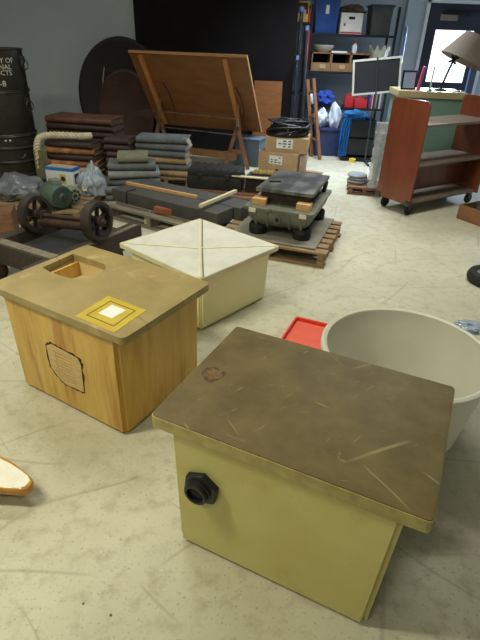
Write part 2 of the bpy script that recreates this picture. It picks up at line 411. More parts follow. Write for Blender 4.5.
# ================================================================== FRONT BOX
t = thing('lidded_box', 'pale yellow fibreglass box with scuffed dark brown lid and black pipe fitting, nearest in front', 'box', (.2435, 1.237, 0), rad(-24.9))
MB().frustum_shell(.686, .598, .726, .587, .527, .012).build('body', 'resin_yellow', t)
lid = MB().prism(rrect(.852, .612, .016), .526, .570).build('lid', 'lid_edge', t, bev=.006)
MB().prism(rrect(.846, .606, .014), .5685, .5735).build('lid_surface', 'lid_brown', lid, bev=.002)
def blob(cx, cy, r, amp, seed, n=40, ax=1):
    return [(cx+r*ax*(1+amp*mnoise.noise(V((cos(2*pi*i/n)*1.7+seed, sin(2*pi*i/n)*1.7, seed))))*cos(2*pi*i/n),
             cy+r*(1+amp*mnoise.noise(V((cos(2*pi*i/n)*1.7+seed, sin(2*pi*i/n)*1.7, seed))))*sin(2*pi*i/n)) for i in range(n)]
rs = MB().prism(blob(-.352, -.03, .042, .3, 3), .5732, .5740).build('rust_stain', 'rust_ring', lid)
MB().prism(blob(-.352, -.03, .031, .4, 8), .574, .5746).build('stain_centre', 'rust_core', rs)

fm = M.Translation((-.243, -.2955, .337)) @ Euler((pi/2, 0, 0)).to_matrix().to_4x4()
hexa = [(.066*cos(rad(60*i+22)), .066*sin(rad(60*i+22))) for i in range(6)]
fl = MB().prism(hexa, 0, .022, mtx=fm).build('pipe_fitting', 'black_plastic', t, bev=.004)
MB().lathe([(.0, .02), (.046, .02), (.046, .026), (.042, .029), (.042, .040), (.038, .044), (.030, .044), (.030, .030), (0, .030)], 32, fm @ M.Translation((-.006, -.006, 0))).build('collar', 'black_plastic', fl)
MB().box((-.006, -.006, .0315), (.034, .028, .004), rot=(0, 0, .3)).build('square_socket', 'black_hole', fl).matrix_local = fm

# ================================================================== TAN BOX with D-shaped opening
t = thing('lidded_box', 'golden wooden-looking box whose tan lid has a cut-out opening and yellow tape', 'box', (-.664, 2.045, 0), rad(-30.2))
body = MB().frustum_shell(.705, .575, .72, .58, .531, .014).build('body', 'ply_gold', t)
cut = [(-.372, -.035), (-.30, -.050), (-.20, -.050), (-.145, -.035), (-.108, .0), (-.092, .05), (-.094, .10), (-.112, .14), (-.15, .168), (-.19, .172), (-.385, .172)]
lid = MB().prism(rrect(.842, .612, .03, 0, 0, 5), .532, .568, holes=[cut]).build('lid', 'lid_tan', t, bev=.005)
cc = V((-.24, .06)); wide = [tuple(cc+(V(p)-cc)*1.04) for p in cut]; narrow = [tuple(cc+(V(p)-cc)*.94) for p in cut]
MB().prism(wide, .455, .531, holes=[cut]).prism(wide, .445, .455).build('recessed_pocket', 'pocket_tan', lid)
tp = MB().prism([(.135, -.285), (.36, -.29), (.345, -.08), (.115, -.075)], .568, .5694).build('yellow_tape', 'yellow_tape', lid)
MB().prism([(.165, -.255), (.325, -.258), (.312, -.108), (.158, -.105)], .5694, .570, holes=[[(.171, -.249), (.319, -.252), (.306, -.114), (.164, -.111)]]).build('tape_outline', 'tape_edge', tp)
MB().prism([(.195, -.215), (.275, -.215), (.275, -.13), (.192, -.128)], .5694, .5705).build('white_sticker', 'paper_white', tp)
fm = M.Translation((0, -.2878, 0)) @ Euler((pi/2+.0047, 0, 0)).to_matrix().to_4x4()
pl = [(-.099, .342), (-.058, .366), (.02, .358), (.114, .350), (.128, .318), (.118, .153), (.06, .150), (-.001, .146), (-.039, .159), (-.097, .215)]
rag = []
for i in range(len(pl)):
    a, b_ = V(pl[i]), V(pl[(i+1) % len(pl)])
    for k in range(5):
        p = a.lerp(b_, k/5); c = V((.01, .25)); rag.append(tuple(c+(p-c)*(1.05+random.uniform(-.05, .07))))
lb = MB().prism(rag, -.009, .0012, mtx=fm).build('paper_label', 'burnt_edge', body)
MB().prism([tuple(V((.01, .25))+(V(p)-V((.01, .25)))*.97) for p in pl], .0012, .0022, mtx=fm).build('label_face', 'old_paper', lb)
pr = MB()
for i in range(9):
    pr.box((.01, .325-.018*i, .0026), (.13-.01*(i % 3), .005, .0008))
pr.box((-.04, .255, .0024), (.004, .15, .0006))
for v in pr.bm.verts: v.co = fm @ v.co
pr.build('faded_print', 'faded_ink', lb)

# ================================================================== WHITE BOX with dished lid
t = thing('lidded_box', 'translucent white plastic box with square lid crossed by diagonal ridges', 'box', (-.288, 3.025, 0), rad(-41))
bd = MB().frustum_shell(.655, .63, .685, .655, .36, .01).build('body', 'milk_plastic', t); bd.location = (.016, -.008, 0)
def dished(tt):
    w, d, z = .382, .366, .39
    o = [tt.verts.new((x*w, y*d, z)) for x, y in ((-1, -1), (1, -1), (1, 1), (-1, 1))]
    bt = [tt.verts.new((x*w, y*d, z-.03)) for x, y in ((-1, -1), (1, -1), (1, 1), (-1, 1))]
    c = tt.verts.new((0, 0, z-.028))
    for i in range(4):
        tt.faces.new((o[i], o[(i+1) % 4], c)); tt.faces.new((bt[i], bt[(i+1) % 4], o[(i+1) % 4], o[i]))
    tt.faces.new(bt[::-1])
lid = MB()._add(dished).build('lid', 'milk_lid', t, bev=.004)
er = MB()
for a, b_ in (((-1, -1), (1, -1)), ((1, -1), (1, 1)), ((1, 1), (-1, 1)), ((-1, 1), (-1, -1))):
    er.bar((a[0]*.383, a[1]*.367, .376), (b_[0]*.383, b_[1]*.367, .376), .008, .034, .003)
er.build('rim', 'milk_edge', lid)
for a in ((-1, -1), (1, -1), (1, 1), (-1, 1)):
    MB().bar((a[0]*.372, a[1]*.356, .392), (0, 0, .364), .016, .008, .002).build('ridge', 'milk_edge', lid)
for a in ((1, -1), (-1, 1)):
    MB().bar((a[0]*.365+.014, a[1]*.35+.014, .391), (.012, .012, .3645), .007, .006).build('ridge_joint', 'seam_dark', lid)

# ================================================================== TUB, TRAY, SLAB TIP
t = thing('round_tub', 'large round white translucent plastic tub behind the front box', 'tub', (.762, 1.830, 0)); t.scale = (1.035, 1.035, 1)
MB().lathe([(0, 0), (.285, 0), (.30, .012), (.352, .385), (.352, .392), (.346, .392), (.294, .018), (.28, .008), (0, .008)], 64).build('wall_of_tub', 'tub_plastic', t)
MB().lathe([(.346, .392), (.348, .402), (.360, .406), (.372, .402), (.374, .386), (.368, .378), (.352, .378)], 64, closed=True).build('rolled_rim', 'tub_plastic', t)
a, b_, c = at(275, 335, .03), at(296, 316, .03), at(330, 324, .03)
u = (c-b_).normalized()
t = thing('tray', 'red plastic tray lying on the floor between the white tub and the boxes', 'tray', (b_.x, b_.y, 0), math.atan2(u.y, u.x))
MB().box((.16, -.16, .005), (.29, .29, .008)).build('tray_floor', 'red_floor', t)
MB().prism(rrect(.32, .32, .02, .16, -.16), .0, .032, holes=[rrect(.295, .295, .014, .16, -.16)]).build('tray_rim', 'red_plastic', t, bev=.003)

tip = [at(-30, 441, .10), at(-10, 450, .10), at(3, 456, .10), at(14, 462, .10), at(24, 470, .10), at(32, 477, .10), at(33.5, 482, .10), at(28, 488, .10), at(20, 490, .10), at(0, 488.5, .10), at(-30, 487, .10)]
t = thing('wooden_slab', 'rounded tip of a yellow wooden slab with painted-on white glare at the left frame edge', 'wooden slab', (-.95, 1.3, 0))
def rel(p): return (p.x+.95, p.y-1.3)
top = [rel(p) for p in tip]
back = [(top[-1][0]-.3, top[-1][1]+.0), (top[0][0]-.3, top[0][1]+.03)]
poly = top + back
b = MB().prism(poly, .06, .10).build('board', 'varnish_yellow', t, bev=.012)
cx = sum(p[0] for p in poly)/len(poly); cy = sum(p[1] for p in poly)/len(poly)
ins = []
for p in poly:
    d = V((p[0]-cx, p[1]-cy)); ins.append((cx+d.x*(1-.016/max(d.length, .05)), cy+d.y*(1-.016/max(d.length, .05))))
MB().prism(ins, .0995, .1012).build('glare_face', 'glare_white', b)  # thin sheet of painted glare over the varnished board
for x in (-.16, -.34): MB().box((x, .06, .03), (.05, .10, .06)).build('foot', 'varnish_yellow', t)

# ================================================================== PALLETS
def pallet(label, loc, rz, w, d, m, h=.13, n=7, group=None):
    t = thing('wooden_pallet', label, 'pallet', loc, rz, group)
    for i in range(3):
        MB().box((-w/2+.04+(w-.08)*i/2, 0, .018+(h-.02-.018)/2), (.045, d, h-.02-.018)).build('stringer', m, t, bev=.003)
    bw = d/n*.72
    for i in range(n):
        MB().box((random.uniform(-.01, .01), -d/2+bw/2+(d-bw)*i/(n-1), h-.01), (w, bw, .02)).build('top_slat', m, t, bev=.002)
    for i in range(3):
        MB().box((0, -d/2+bw/2+(d-bw)*i/2, .009), (w, bw, .018)).build('bottom_slat', m, t, bev=.002)
    return t
pallet('pale wooden pallet carrying the platform scale', (.345, 4.13, 0), rad(-19), .96, .84, 'pallet_wood')
pallet('weathered grey wooden pallet under the two long slabs', (-.74, 4.60, 0), rad(-32), 1.10, .6, 'pallet_grey', n=5)
pallet('reddish slatted pallet under the black plastic case', (-.14, 5.42, 0), rad(-14), .98, .68, 'pallet_red', n=6)
pallet('wooden pallet under the cardboard cartons', (.54, 6.30, 0), rad(-22), .78, .62, 'pallet_wood', h=.10, n=5)
pallet('wooden pallet under the brown ledger stacks by the drums', (-1.81, 5.98, 0), 0, 1.10, .96, 'pallet_grey', n=7)
pallet('wooden pallet under the tall grey ledger stack', (-.94, 5.95, 0), rad(0), .60, .44, 'pallet_wood', n=4)
pallet('wooden pallet under the electric motor', (-2.06, 4.84, 0), rad(0), 1.02, .94, 'pallet_wood', n=7)

# slabs, sticks, brick, tag, strap
for i, (lab, dx, dy, L_) in enumerate((('long dark grey slab lying on the grey pallet, the front one of two', -.01, -.13, 1.30), ('long dark grey slab behind its twin on the grey pallet', .03, .135, 1.36))):
    o = MB().box((0, 0, .06), (L_, .25, .12), bev=.006).build('grey_slab', 'slate_grey')
    a = rad(-32); o.location = (-.64+dx*cos(a)-dy*sin(a), 4.66+dx*sin(a)+dy*cos(a), .13); o.rotation_euler = (0, 0, a)
    tag(o, lab, 'slab', 'long grey slabs')
p, q = at(127, 183, .265), at(197, 197, .265)
tag(MB().bar(p, q, .035, .03, .003).build('wooden_stick', 'stick_tan'), 'tan wooden stick lying lengthwise along the long grey slabs', 'stick')
p, q = at(200, 206, .296), at(236, 191, .296)
tag(MB().bar(p, q, .032, .03, .003).build('wooden_stick', 'stick_pale'), 'pale cream wooden stick lying crosswise over the tan stick and slabs', 'stick')
p = at(165, 210, .16)
o = MB().box((0, 0, .03), (.19, .09, .06), bev=.004).build('brick', 'brick'); o.location = (p.x+.0, p.y-.0, .13); o.rotation_euler = (0, 0, rad(-20))
tag(o, 'red brick resting on the edge of the grey pallet', 'brick'); BRICK = o
a = rad(-32); ux, uy = V((cos(a), sin(a), 0)), V((-sin(a), cos(a), 0)); C0 = V((-.64, 4.66, 0))
def P(u, v, z): return C0+ux*u+uy*v+V((0, 0, z))
t = thing('strap', 'thin black cord tied around the left end of the front grey slab', 'strap', (0, 0, 0))
MB().tube([P(-.46, -.262, .05), P(-.455, -.263, .20), P(-.45, -.255, .256), P(-.44, -.14, .256)], .006).build('cord', 'cord_black', t)
tq = P(-.12, -.345, 0)
t = thing('paper_tag', 'cream paper tag hanging at the front of the grey pallet', 'tag', tq, rad(-20))
MB().box((0, .0, .05), (.06, .003, .095), rot=(-.12, 0, 0)).build('card', 'tag_paper', t)
MB().tube([(0, .01, .095), (.005, .03, .12), (.01, .05, .133)], .0025).build('string', 'tag_paper', t)

# ================================================================== PLATFORM SCALE
a20 = rad(-19)
sheet = MB().box((0, 0, .0075), (.76, .82, .015), bev=.002).build('plywood_sheet', 'ply_grey'); sheet.location = (.36, 4.15, .13); sheet.rotation_euler = (0, 0, a20)
tag(sheet, 'grey plywood sheet between the pale pallet and the platform scale', 'plywood sheet')
t = thing('platform_scale', 'grey-green cast metal platform scale with dark steel top plate on a pallet', 'scale', (.405, 4.205, .1455), a20); t.scale = (.97, .97, 1.1)
bodyp = MB()
def hullbody(tt):
    def ring(w, d, z): return [tt.verts.new((x, y, z)) for x, y in rrect(w, d, .05)]
    r = [ring(.44, .66, .075), ring(.54, .78, .13), ring(.58, .82, .19), ring(.58, .82, .215)]
    for A, B in zip(r, r[1:]):
        n = len(A)
        for k in range(n): tt.faces.new((A[k], A[(k+1) % n], B[(k+1) % n], B[k]))
    tt.faces.new(r[0][::-1]); tt.faces.new(r[-1])
body = bodyp._add(hullbody).build('base', 'scale_green', t)
rimb = MB().prism(rrect(.61, .85, .03), .205, .225).build('base_rim', 'scale_green', t, bev=.004)
for x in (-.2, -.1, .1, .2): MB().bar((x, -.345, .08), (x, -.415, .205), .02, .03).build('rib', 'scale_green', body)
MB().cyl((0, -.37, .15), (0, -.42, .15), .028).build('boss', 'scale_green', body)
MB().cyl((0, -.415, .15), (0, -.424, .15), .018).build('boss_hole', 'black_hole', body)
for x in (-.2, .2):
    for y in (-.3, .3):
        MB().lathe([(0, 0), (.075, 0), (.08, .01), (.08, .03), (.072, .034), (.08, .04), (.08, .062), (.07, .078), (0, .078)], 24, M.Translation((x, y, 0))).build('rubber_foot', 'rubber', t)
MB().box((.0, .03, .27), (.40, .58, .092)).build('lever_box', 'cast_dark', t)
for x in (-.19, .2):
    MB().box((x, -.31, .25), (.12, .09, .05), bev=.003).build('wood_spacer', 'stick_tan', t)
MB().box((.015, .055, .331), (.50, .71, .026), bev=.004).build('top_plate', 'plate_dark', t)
for x in (-.22, .22): MB().box((x, -.427, .205), (.06, .012, .03)).build('white_tab', 'bolt_pale', t)
MB().tube([(.24, .32, .225), (.25, .32, .275), (.25, .36, .30)], .02).build('pivot', 'cast_dark', t)
pc = at(236, 193, .505)
o = MB().box((0, 0, .006), (.10, .035, .012), bev=.003).build('metal_bracket', 'cast_dark'); o.location = V((.41, 4.20, .5241))+V((-.15, -.0, 0)); o.rotation_euler = (0, 0, .1)
tag(o, 'small dark metal bracket lying on the left edge of the scale top plate', 'bracket')

# ================================================================== DOLLY WITH IRON WHEELS
t = thing('platform_dolly', 'low dark timber dolly frame with black deck beside the tan box', 'dolly', (-1.22, 2.86, 0), rad(62))
def beam(x0, x1, y, nm='side_beam', m='timber_dark'):
    return MB().box(((x0+x1)/2, y, .225), (x1-x0, .10, .15), bev=.008).build(nm, m, t)
beam(-.18, .88, .05); beam(-.18, .70, .66)
MB().box((.05, .355, .225), (.10, .51, .15), bev=.006).build('cross_beam', 'timber_dark', t)
MB().box((.66, .355, .225), (.10, .51, .15), bev=.006).build('cross_beam', 'timber_dark', t)
MB().box((.05, .33, .303), (.07, .56, .008)).build('worn_strip', 'timber_worn', t)
MB().box((.42, .02, .303), (.84, .03, .008)).build('worn_strip', 'timber_worn', t)
MB().box((.355, .30, .262), (.51, .36, .02)).build('deck_board', 'deck_black', t)
for (x, y) in ((.0, .1), (.0, .62), (.66, .1), (.62, .62)):
    MB().lathe([(0, -.025), (.045, -.025), (.07, -.022), (.075, 0), (.07, .022), (.045, .025), (0, .025)], 24, M.Translation((x, y, .075)) @ Euler((pi/2, 0, 0)).to_matrix().to_4x4()).build('small_wheel', 'cast_dark', t)
    MB().box((x, y-.035, .12), (.05, .012, .12)).box((x, y+.035, .12), (.05, .012, .12)).build('caster_fork', 'rust_iron', t)

wl, wr = at(35, 214, .410), at(97, 221, .448)
d = (wr-wl); L_ = d.length
t = thing('axle_wheelset', 'pair of spoked cast iron wheels on a rusty axle lying on the dolly', 'wheels', (wl.x, wl.y, .410), rot=(0, -math.asin(.038/L_), math.atan2(d.y, d.x)))
def spoked(x, r):
    mt = M.Translation((x, 0, 0)) @ Euler((0, pi/2, 0)).to_matrix().to_4x4()
    w = MB().lathe([(r, -.035), (r+.004, -.02), (r, .035), (r-.028, .035), (r-.036, .0), (r-.028, -.035)], 40, mt, closed=True).build('wheel', 'cast_dark', t)
    for k in range(6):
        a = 2*pi*k/6+.3
        MB().bar((x, .03*cos(a), .03*sin(a)), (x, (r-.026)*cos(a), (r-.026)*sin(a)), .018, .03, .003, upv=(1, 0, 0)).build('spoke', 'cast_dark', w)
    MB().cyl((x-.045, 0, 0), (x+.045, 0, 0), .036).build('hub', 'rust_iron', w)
spoked(0, .137); spoked(L_, .137)
MB().cyl((-.07, 0, 0), (L_+.07, 0, 0), .016).build('axle', 'rust_iron', t)
MB().cyl((.06, 0, -.05), (L_-.06, 0, -.05), .035).build('tie_bar', 'rust_iron', t)
MB().box((.08, 0, -.03), (.03, .05, .12)).box((L_-.08, 0, -.03), (.03, .05, .12)).build('axle_block', 'cast_dark', t)

# ================================================================== MOTOR, BAGS, CARTONS BY THE DRUMS
t = thing('electric_motor', 'green electric motor with a vented grey end bell on the pallet by the drums', 'motor', (-1.79, 4.50, .13), rad(-42)); t.scale = (.82, .82, .82)
rx = Euler((0, pi/2, 0)).to_matrix().to_4x4()
MB().lathe([(0, -.17), (.09, -.17), (.125, -.145), (.13, -.13), (.13, .13), (.122, .142), (0, .142)], 36, M.Translation((0, 0, .15)) @ rx).build('casing', 'motor_green', t)
face = MB().lathe([(.122, .14), (.115, .155), (.05, .158), (.03, .175), (0, .175)], 36, M.Translation((0, 0, .15)) @ rx).build('end_plate', 'motor_dark', t)
MB().cyl((.17, 0, .15), (.235, 0, .15), .016).build('shaft', 'cast_dark', face)
MB().box((0, 0, .012), (.24, .24, .024)).box((.06, -.08, .04), (.04, .04, .06)).box((.06, .08, .04), (.04, .04, .06)).box((-.06, .08, .04), (.04, .04, .06)).box((-.06, -.08, .04), (.04, .04, .06)).build('mounting_foot', 'motor_dark', t)
MB().box((-.03, .03, .29), (.13, .10, .06), bev=.01).build('terminal_box', 'motor_grey', t)
gb = MB().lathe([(0, 0), (.09, 0), (.10, .02), (.10, .10), (.085, .125), (0, .13)], 32, M.Translation((-.04, .19, .12)) @ rx).build('end_bell', 'motor_grey', t)
for k in range(8):
    a = 2*pi*k/8
    MB().box((.093, .19+.058*cos(a), .12+.058*sin(a)), (.006, .018, .03), rot=(a, 0, 0)).build('vent_slot', 'black_hole', gb)
MB().cyl((.085, .19, .12), (.10, .19, .12), .022).build('bearing_cap', 'motor_dark', gb)
MB().box((-.0, .19, .012), (.14, .15, .024)).build('bell_foot', 'motor_grey', t)

tag(MB().lump((-2.28, 4.83, .21), (.25, .22, .13), .3, 3, 2, .13).build('plastic_sheet', 'grey_poly'), 'crumpled grey plastic sheeting left of the green motor', 'plastic sheet')
t = thing('plastic_bag', 'crumpled clear plastic bag with a paper tag right of the motor', 'bag', (-1.585, 5.0, .13))
def bagm(tt):
    bmesh.ops.create_icosphere(tt, subdivisions=5, radius=1)
    for v in tt.verts:
        n = mnoise.fractal(v.co*2.0+V((4, 1, 2)), 1, 2, 3)
        k = 1+.30*n+.05*sin(9*math.atan2(v.co.y, v.co.x)); top = max(0, v.co.z)
        v.co = V((v.co.x*.14*k*(1-.55*top), v.co.y*.13*k*(1-.55*top), .12+v.co.z*.19*k))
        if v.co.z < 0: v.co.z = 0
MB()._add(bagm).build('bag_film', 'clear_poly', t, ang=60)
MB().box((-.045, -.135, .10), (.04, .003, .07), rot=(-.2, 0, .2)).build('paper_tag', 'tag_paper', t)
t = thing('carton', 'small white carton with blue edges in front of the brown ledgers', 'carton', (-2.05, 5.44, .0), rad(-14))
bb = MB().box((0, 0, .10), (.33, .15, .19), bev=.002).build('box_body', 'carton_white', t)
MB().box((0, 0, .188), (.332, .152, .03)).build('blue_band', 'carton_blue', t)
MB().box((0, 0, .206), (.30, .12, .006)).build('top_flap', 'carton_tan', t)
MB().box((-.164, 0, .10), (.006, .152, .19)).build('blue_edge', 'carton_blue', t)
pt = MB().box((.04, -.0762, .09), (.075, .002, .10), bev=.0005).build('printed_picture', 'print_gold', bb)
MB().ball((.045, -.0765, .09), .03, (1, .08, 1)).build('picture_figure', 'print_dark', pt)
MB().box((.1655, .0, .09), (.002, .09, .10)).build('side_print', 'print_dark', bb)
for o_ in [t]: o_.location.z = .131
t.location = (-1.98, 5.27, .131)
o = MB().lump((-1.70, 5.22, .175), (.075, .06, .075), .2, 3, 5, .13).build('dark_lump', 'motor_dark'); o.name = 'cast_fitting'
tag(o, 'small dark rounded metal fitting right of the white and blue carton', 'metal fitting')
tag(MB().box((-2.70, 5.15, .32), (.03, .34, .64), rot=(0, 0, .2), bev=.004).build('orange_board', 'brick'), 'narrow orange-red board standing at the left edge before the drums', 'board')
tag(MB().box((-2.22, 4.10, .11), (.34, .30, .22), rot=(0, 0, .3), bev=.01).build('wooden_block', 'pallet_red'), 'reddish brown wooden block at the left edge beside the dolly', 'wooden block')
o = MB().bar((-1.66, 4.18, .012), (-1.34, 4.50, .012), .05, .024, .002).build('timber_strip', 'pallet_wood')
tag(o, 'bare timber strip on the floor between motor and dolly', 'timber strip')

# ================================================================== DRUMS
def curved_text(s, size, R, z, ang, parent, name, m='stencil'):
    mb = text_mb(s, size)
    for v in mb.bm.verts:
        a = ang+v.co.x/R; r = R+v.co.z+.002
        v.co = V((r*sin(a), -r*cos(a), z+v.co.y))
    return mb.build(name, m, parent, smooth=False)
DX, DY, DR = -2.735, 5.80, .30
def drum(lab, z0, h, ribs, r=DR):
    t = thing('steel_drum', lab, 'drum', (DX, DY, z0), 0, 'dark drums stacked in a column')
    prof = [(0, 0), (r-.012, 0), (r-.006, .012)]
    for zz in ribs: prof += [(r-.006, zz-.02), (r+.008, zz-.006), (r+.008, zz+.006), (r-.006, zz+.02)]
    prof += [(r-.006, h-.02), (r-.006, h-.012), (0, h-.012)]
    MB().lathe(prof, 48).build('shell', 'drum_dark', t)
    for zz in (.008, h-.008):
        MB().lathe([(r-.012, zz-.008), (r+.006, zz-.007), (r+.010, zz), (r+.006, zz+.0075), (r-.012, zz+.0075)], 48, closed=True).build('rim_hoop', 'drum_rim', t)
    return t
def ring_handle(t, z, ang, r=DR):
    p = V((r*sin(ang), -r*cos(ang), z)); n = V((sin(ang), -cos(ang), 0))
    MB().box(p+n*.004, (.05, .05, .07), rot=(0, 0, ang), bev=.005).build('handle_bracket', 'drum_dark', t)
    pts = [p+n*(.03+.012*sin(k*pi/6))+V((0, 0, -.05*cos(2*pi*k/12)-.045))+V((cos(ang), sin(ang), 0))*.045*sin(2*pi*k/12) for k in range(12)]
    MB().tube(pts, .006, closed=True).build('ring_handle', 'drum_rim', t)
d1 = drum('ribbed dark drum at the bottom of the stacked column', 0, .575, [.14, .29, .44])
d2 = drum('dark drum in the middle of the column, between two others', .575, .44, [])
d3 = drum('topmost dark drum of the column, stencilled in white letters', 1.015, .405, [])
ring_handle(d3, .30, rad(88)); ring_handle(d2, .34, rad(80))
A = .38
for s, z in (('PROPERTY OF', .275), ('DIVISIONAL', .215), ('PRODUCTS', .160)): curved_text(s, .066, DR, z, A, d3, 'stencil_lettering')
curved_text('10-8', .08, DR, .055, A+.06, d3, 'stencil_lettering')
curved_text('SURVEY', .04, DR, .31, A, d2, 'faint_lettering', 'drum_rim'); curved_text('UNIT', .04, DR, .27, A, d2, 'faint_lettering', 'drum_rim')
for k in (-.03, .02): MB().ball((DR*sin(A+k*3), -DR*cos(A+k*3), .53), .012).build('bung', 'bolt_pale', d1)
pts = [V(((DR+.012)*sin(A+.34+.3*(k/8-.5)), -(DR+.012)*cos(A+.34+.3*(k/8-.5)), .375-.035*sin(pi*k/8))) for k in range(9)]
MB().tube(pts, .005).build('wire_handle', 'wire', d1)
curved_text('DANGER  FLAMMABLE', .06, DR, .045, A+.3, d1, 'yellow_lettering', 'stencil_yellow')

# ================================================================== LEDGERS
LED = {}
def ledger_proto(name, label, cat, L_, D, T, mc, mp_, group, loc, rz):
    t = thing(name, label, cat, loc, rz, group)
    r = T*.5; n = 6
    outp = [(D/2, T), (-D/2+r, T)] + [(-D/2+r-r*sin(pi*k/n), T/2+T/2*cos(pi*k/n)) for k in range(1, n)] + [(-D/2+r, 0), (D/2, 0)]
    c = .009; ri = r-c
    inp = [(D/2, c), (-D/2+r, c)] + [(-D/2+r-ri*sin(pi*k/n), T/2-(T/2-c)*cos(pi*k/n)) for k in range(1, n)] + [(-D/2+r, T-c), (D/2, T-c)]
    mt = M(((0, 0, 1, -L_/2), (1, 0, 0, 0), (0, 1, 0, 0), (0, 0, 0, 1)))
    MB().prism(outp+inp, 0, L_, mtx=mt).build('cover', mc, t, bev=.002)
    MB().box((0, (r-c)/2-.004, T/2), (L_-.03, D-r-.012+.0, T-2*c-.002)).build('page_block', mp_, t)
    return t
ORD = ['lowest', 'second from bottom', 'third from bottom', 'fourth from bottom', 'fifth from bottom', 'sixth from bottom', 'seventh from bottom', 'eighth from bottom']
def stack(x, y, z, rz, L_, D, T, mats, where, group, names, jit=.012, lens=None, tops='topmost'):
    n = len(mats)
    for i, (mc, mpg) in enumerate(mats):
        a = rz+random.uniform(-.075, .075); px, py = x+random.uniform(-jit, jit), y+random.uniform(-jit, jit)*.6
        pos = tops if i == n-1 else ORD[i]
        lab = '%s, %s %s' % (names[mc], pos, where)
        key = (mc, L_, D, T) if lens is None else (mc, lens[i], D, T)
        if key in LED:
            o = dup(LED[key], (px, py, z+T*i), a, lab); o['group'] = group
        else:
            LED[key] = ledger_proto('ledger_book', lab, 'book', L_ if lens is None else lens[i], D, T-.001, mc, mpg, group, (px, py, z+T*i), a)
NM = {'led_brown': 'old brown leather ledger', 'led_dark': 'old dark brown ledger', 'led_orange': 'worn ledger with orange spine', 'led_cream': 'worn ledger with cream spine',
      'led_red': 'large reddish brown ledger', 'led_grey': 'grey cloth ledger', 'led_slate': 'slate grey ledger', 'led_olive': 'short olive grey ledger', 'led_tan': 'tan and grey ledger'}
PD, PL = 'pages_dark', 'pages'
stack(-1.95, 5.68, .13, rad(-6), .56, .30, .068, [('led_brown', PD), ('led_cream', PD), ('led_orange', PD), ('led_dark', PD), ('led_orange', PD), ('led_dark', PD)],
      'in the banded stack behind white carton', 'ledgers in the banded brown stack', NM)
stack(-1.95, 6.20, .13, rad(-6), .84, .38, .074, [('led_dark', PD)]*7+[('led_red', PD)], 'in the large brown stack nearest the grey wall', 'ledgers in the rear brown stack', NM)
stack(-1.46, 5.825, .13, rad(-8), .29, .25, .072, [('led_brown', PD)]*4+[('led_dark', PD)]*2, 'in the narrow brown stack', 'ledgers in the narrow brown stack', NM)
stack(-1.22, 5.32, 0, rad(11), .62, .27, .082, [('led_grey', PL), ('led_grey', PL), ('led_slate', PL), ('led_grey', PL), ('led_slate', PL), ('led_olive', PL)],
      'in the front grey stack behind the slabs', 'ledgers in the front grey stack', NM, lens=[.60, .60, .56, .54, .50, .32])
stack(-.97, 5.93, .13, rad(-8), .60, .28, .074, [('led_tan', PL), ('led_slate', PL), ('led_tan', PL), ('led_slate', PL), ('led_slate', PL), ('led_slate', PL)],
      'in the tall grey stack beside the trestle table', 'ledgers in the rear grey stack', NM)
t = thing('paper_tag', 'white paper tag hanging off the tall grey ledger stack', 'tag', (-.655, 5.79, .50), .3)
MB().box((0, 0, .03), (.035, .003, .10), rot=(.3, -.5, 0)).build('card', 'paper_white', t)
MB().tube([(-.02, .0, .075), (-.04, .03, .078), (-.06, .05, .076)], .0025).build('string', 'tag_paper', t)

t = thing('braided_rope', 'thick cream braided rope draped over the banded brown ledger stack', 'rope', (0, 0, 0))
path = [V(p) for p in ((-1.73, 5.60, .578), (-1.77, 5.575, .578), (-1.82, 5.56, .578), (-1.95, 5.57, .578), (-2.08, 5.565, .578), (-2.19, 5.54, .576), (-2.27, 5.50, .55), (-2.30, 5.47, .46), (-2.305, 5.46, .36), (-2.30, 5.46, .24))]
def smooth_path(p, n):
    out = []
    for i in range(len(p)-1):
        a, b_, c, d_ = p[max(i-1, 0)], p[i], p[i+1], p[min(i+2, len(p)-1)]
        for k in range(n):
            s = k/n; out.append(.5*((2*b_)+(c-a)*s+(2*a-5*b_+4*c-d_)*s*s+(3*b_-a-3*c+d_)*s**3))
    out.append(p[-1]); return out
sp = smooth_path(path, 14)
rp = MB()
for ph in range(3):
    pts = []
    for i, p in enumerate(sp):
        dd = (sp[min(i+1, len(sp)-1)]-sp[max(i-1, 0)]).normalized(); u = dd.cross(V((0, .6, .8))).normalized(); w = dd.cross(u)
        a = i*.42+ph*2*pi/3; pts.append(p+(u*cos(a)+w*sin(a))*.020+V((0, 0, .022)))
    rp.tube(pts, .018, 7)
rp.build('braid', 'rope', t)
ts = MB()
for k in range(8): ts.tube([(-2.32+.016*k, 5.44+.012*(k % 3), .46), (-2.325+.018*k, 5.43+.012*(k % 2), .32), (-2.33+.02*k, 5.44, .16)], .011, 6)
ts.build('loose_strands', 'rope_olive', t)

# ================================================================== TILTED TABLE + OVAL TOPS
c = {'TL': V((-1.57, 7.1, 1.39)), 'TR': V((-.03, 6.7, 1.39)), 'BL': V((-1.35, 7.70, .43)), 'BR': V((.21, 7.30, .43))}
t = thing('tilt_top_table', 'big plywood table with its orange-brown top tilted up before the black wall', 'table', (0, 0, 0))
n = (c['TR']-c['TL']).cross(c['BL']-c['TL']).normalized()
if n.y < 0: n = -n
def slab4(q, th):
    def f(tt):
        a = [tt.verts.new(p) for p in q]; b_ = [tt.verts.new(p+n*th) for p in q]
        tt.faces.new(a); tt.faces.new(b_[::-1])
        for i in range(4): tt.faces.new((a[i], b_[i], b_[(i+1) % 4], a[(i+1) % 4]))
        bmesh.ops.recalc_face_normals(tt, faces=tt.faces[:])
    return MB()._add(f)
topb = slab4([c['TL'], c['TR'], c['BR'], c['BL']], .035).build('table_top', 'ply_orange', t, smooth=False)
MB().bar(c['TL'], c['TR'], .014, .03).build('top_edging', 'ply_edge', topb)
MB().bar(c['TR'], c['BR'], .012, .03).build('top_edging', 'ply_edge', topb)
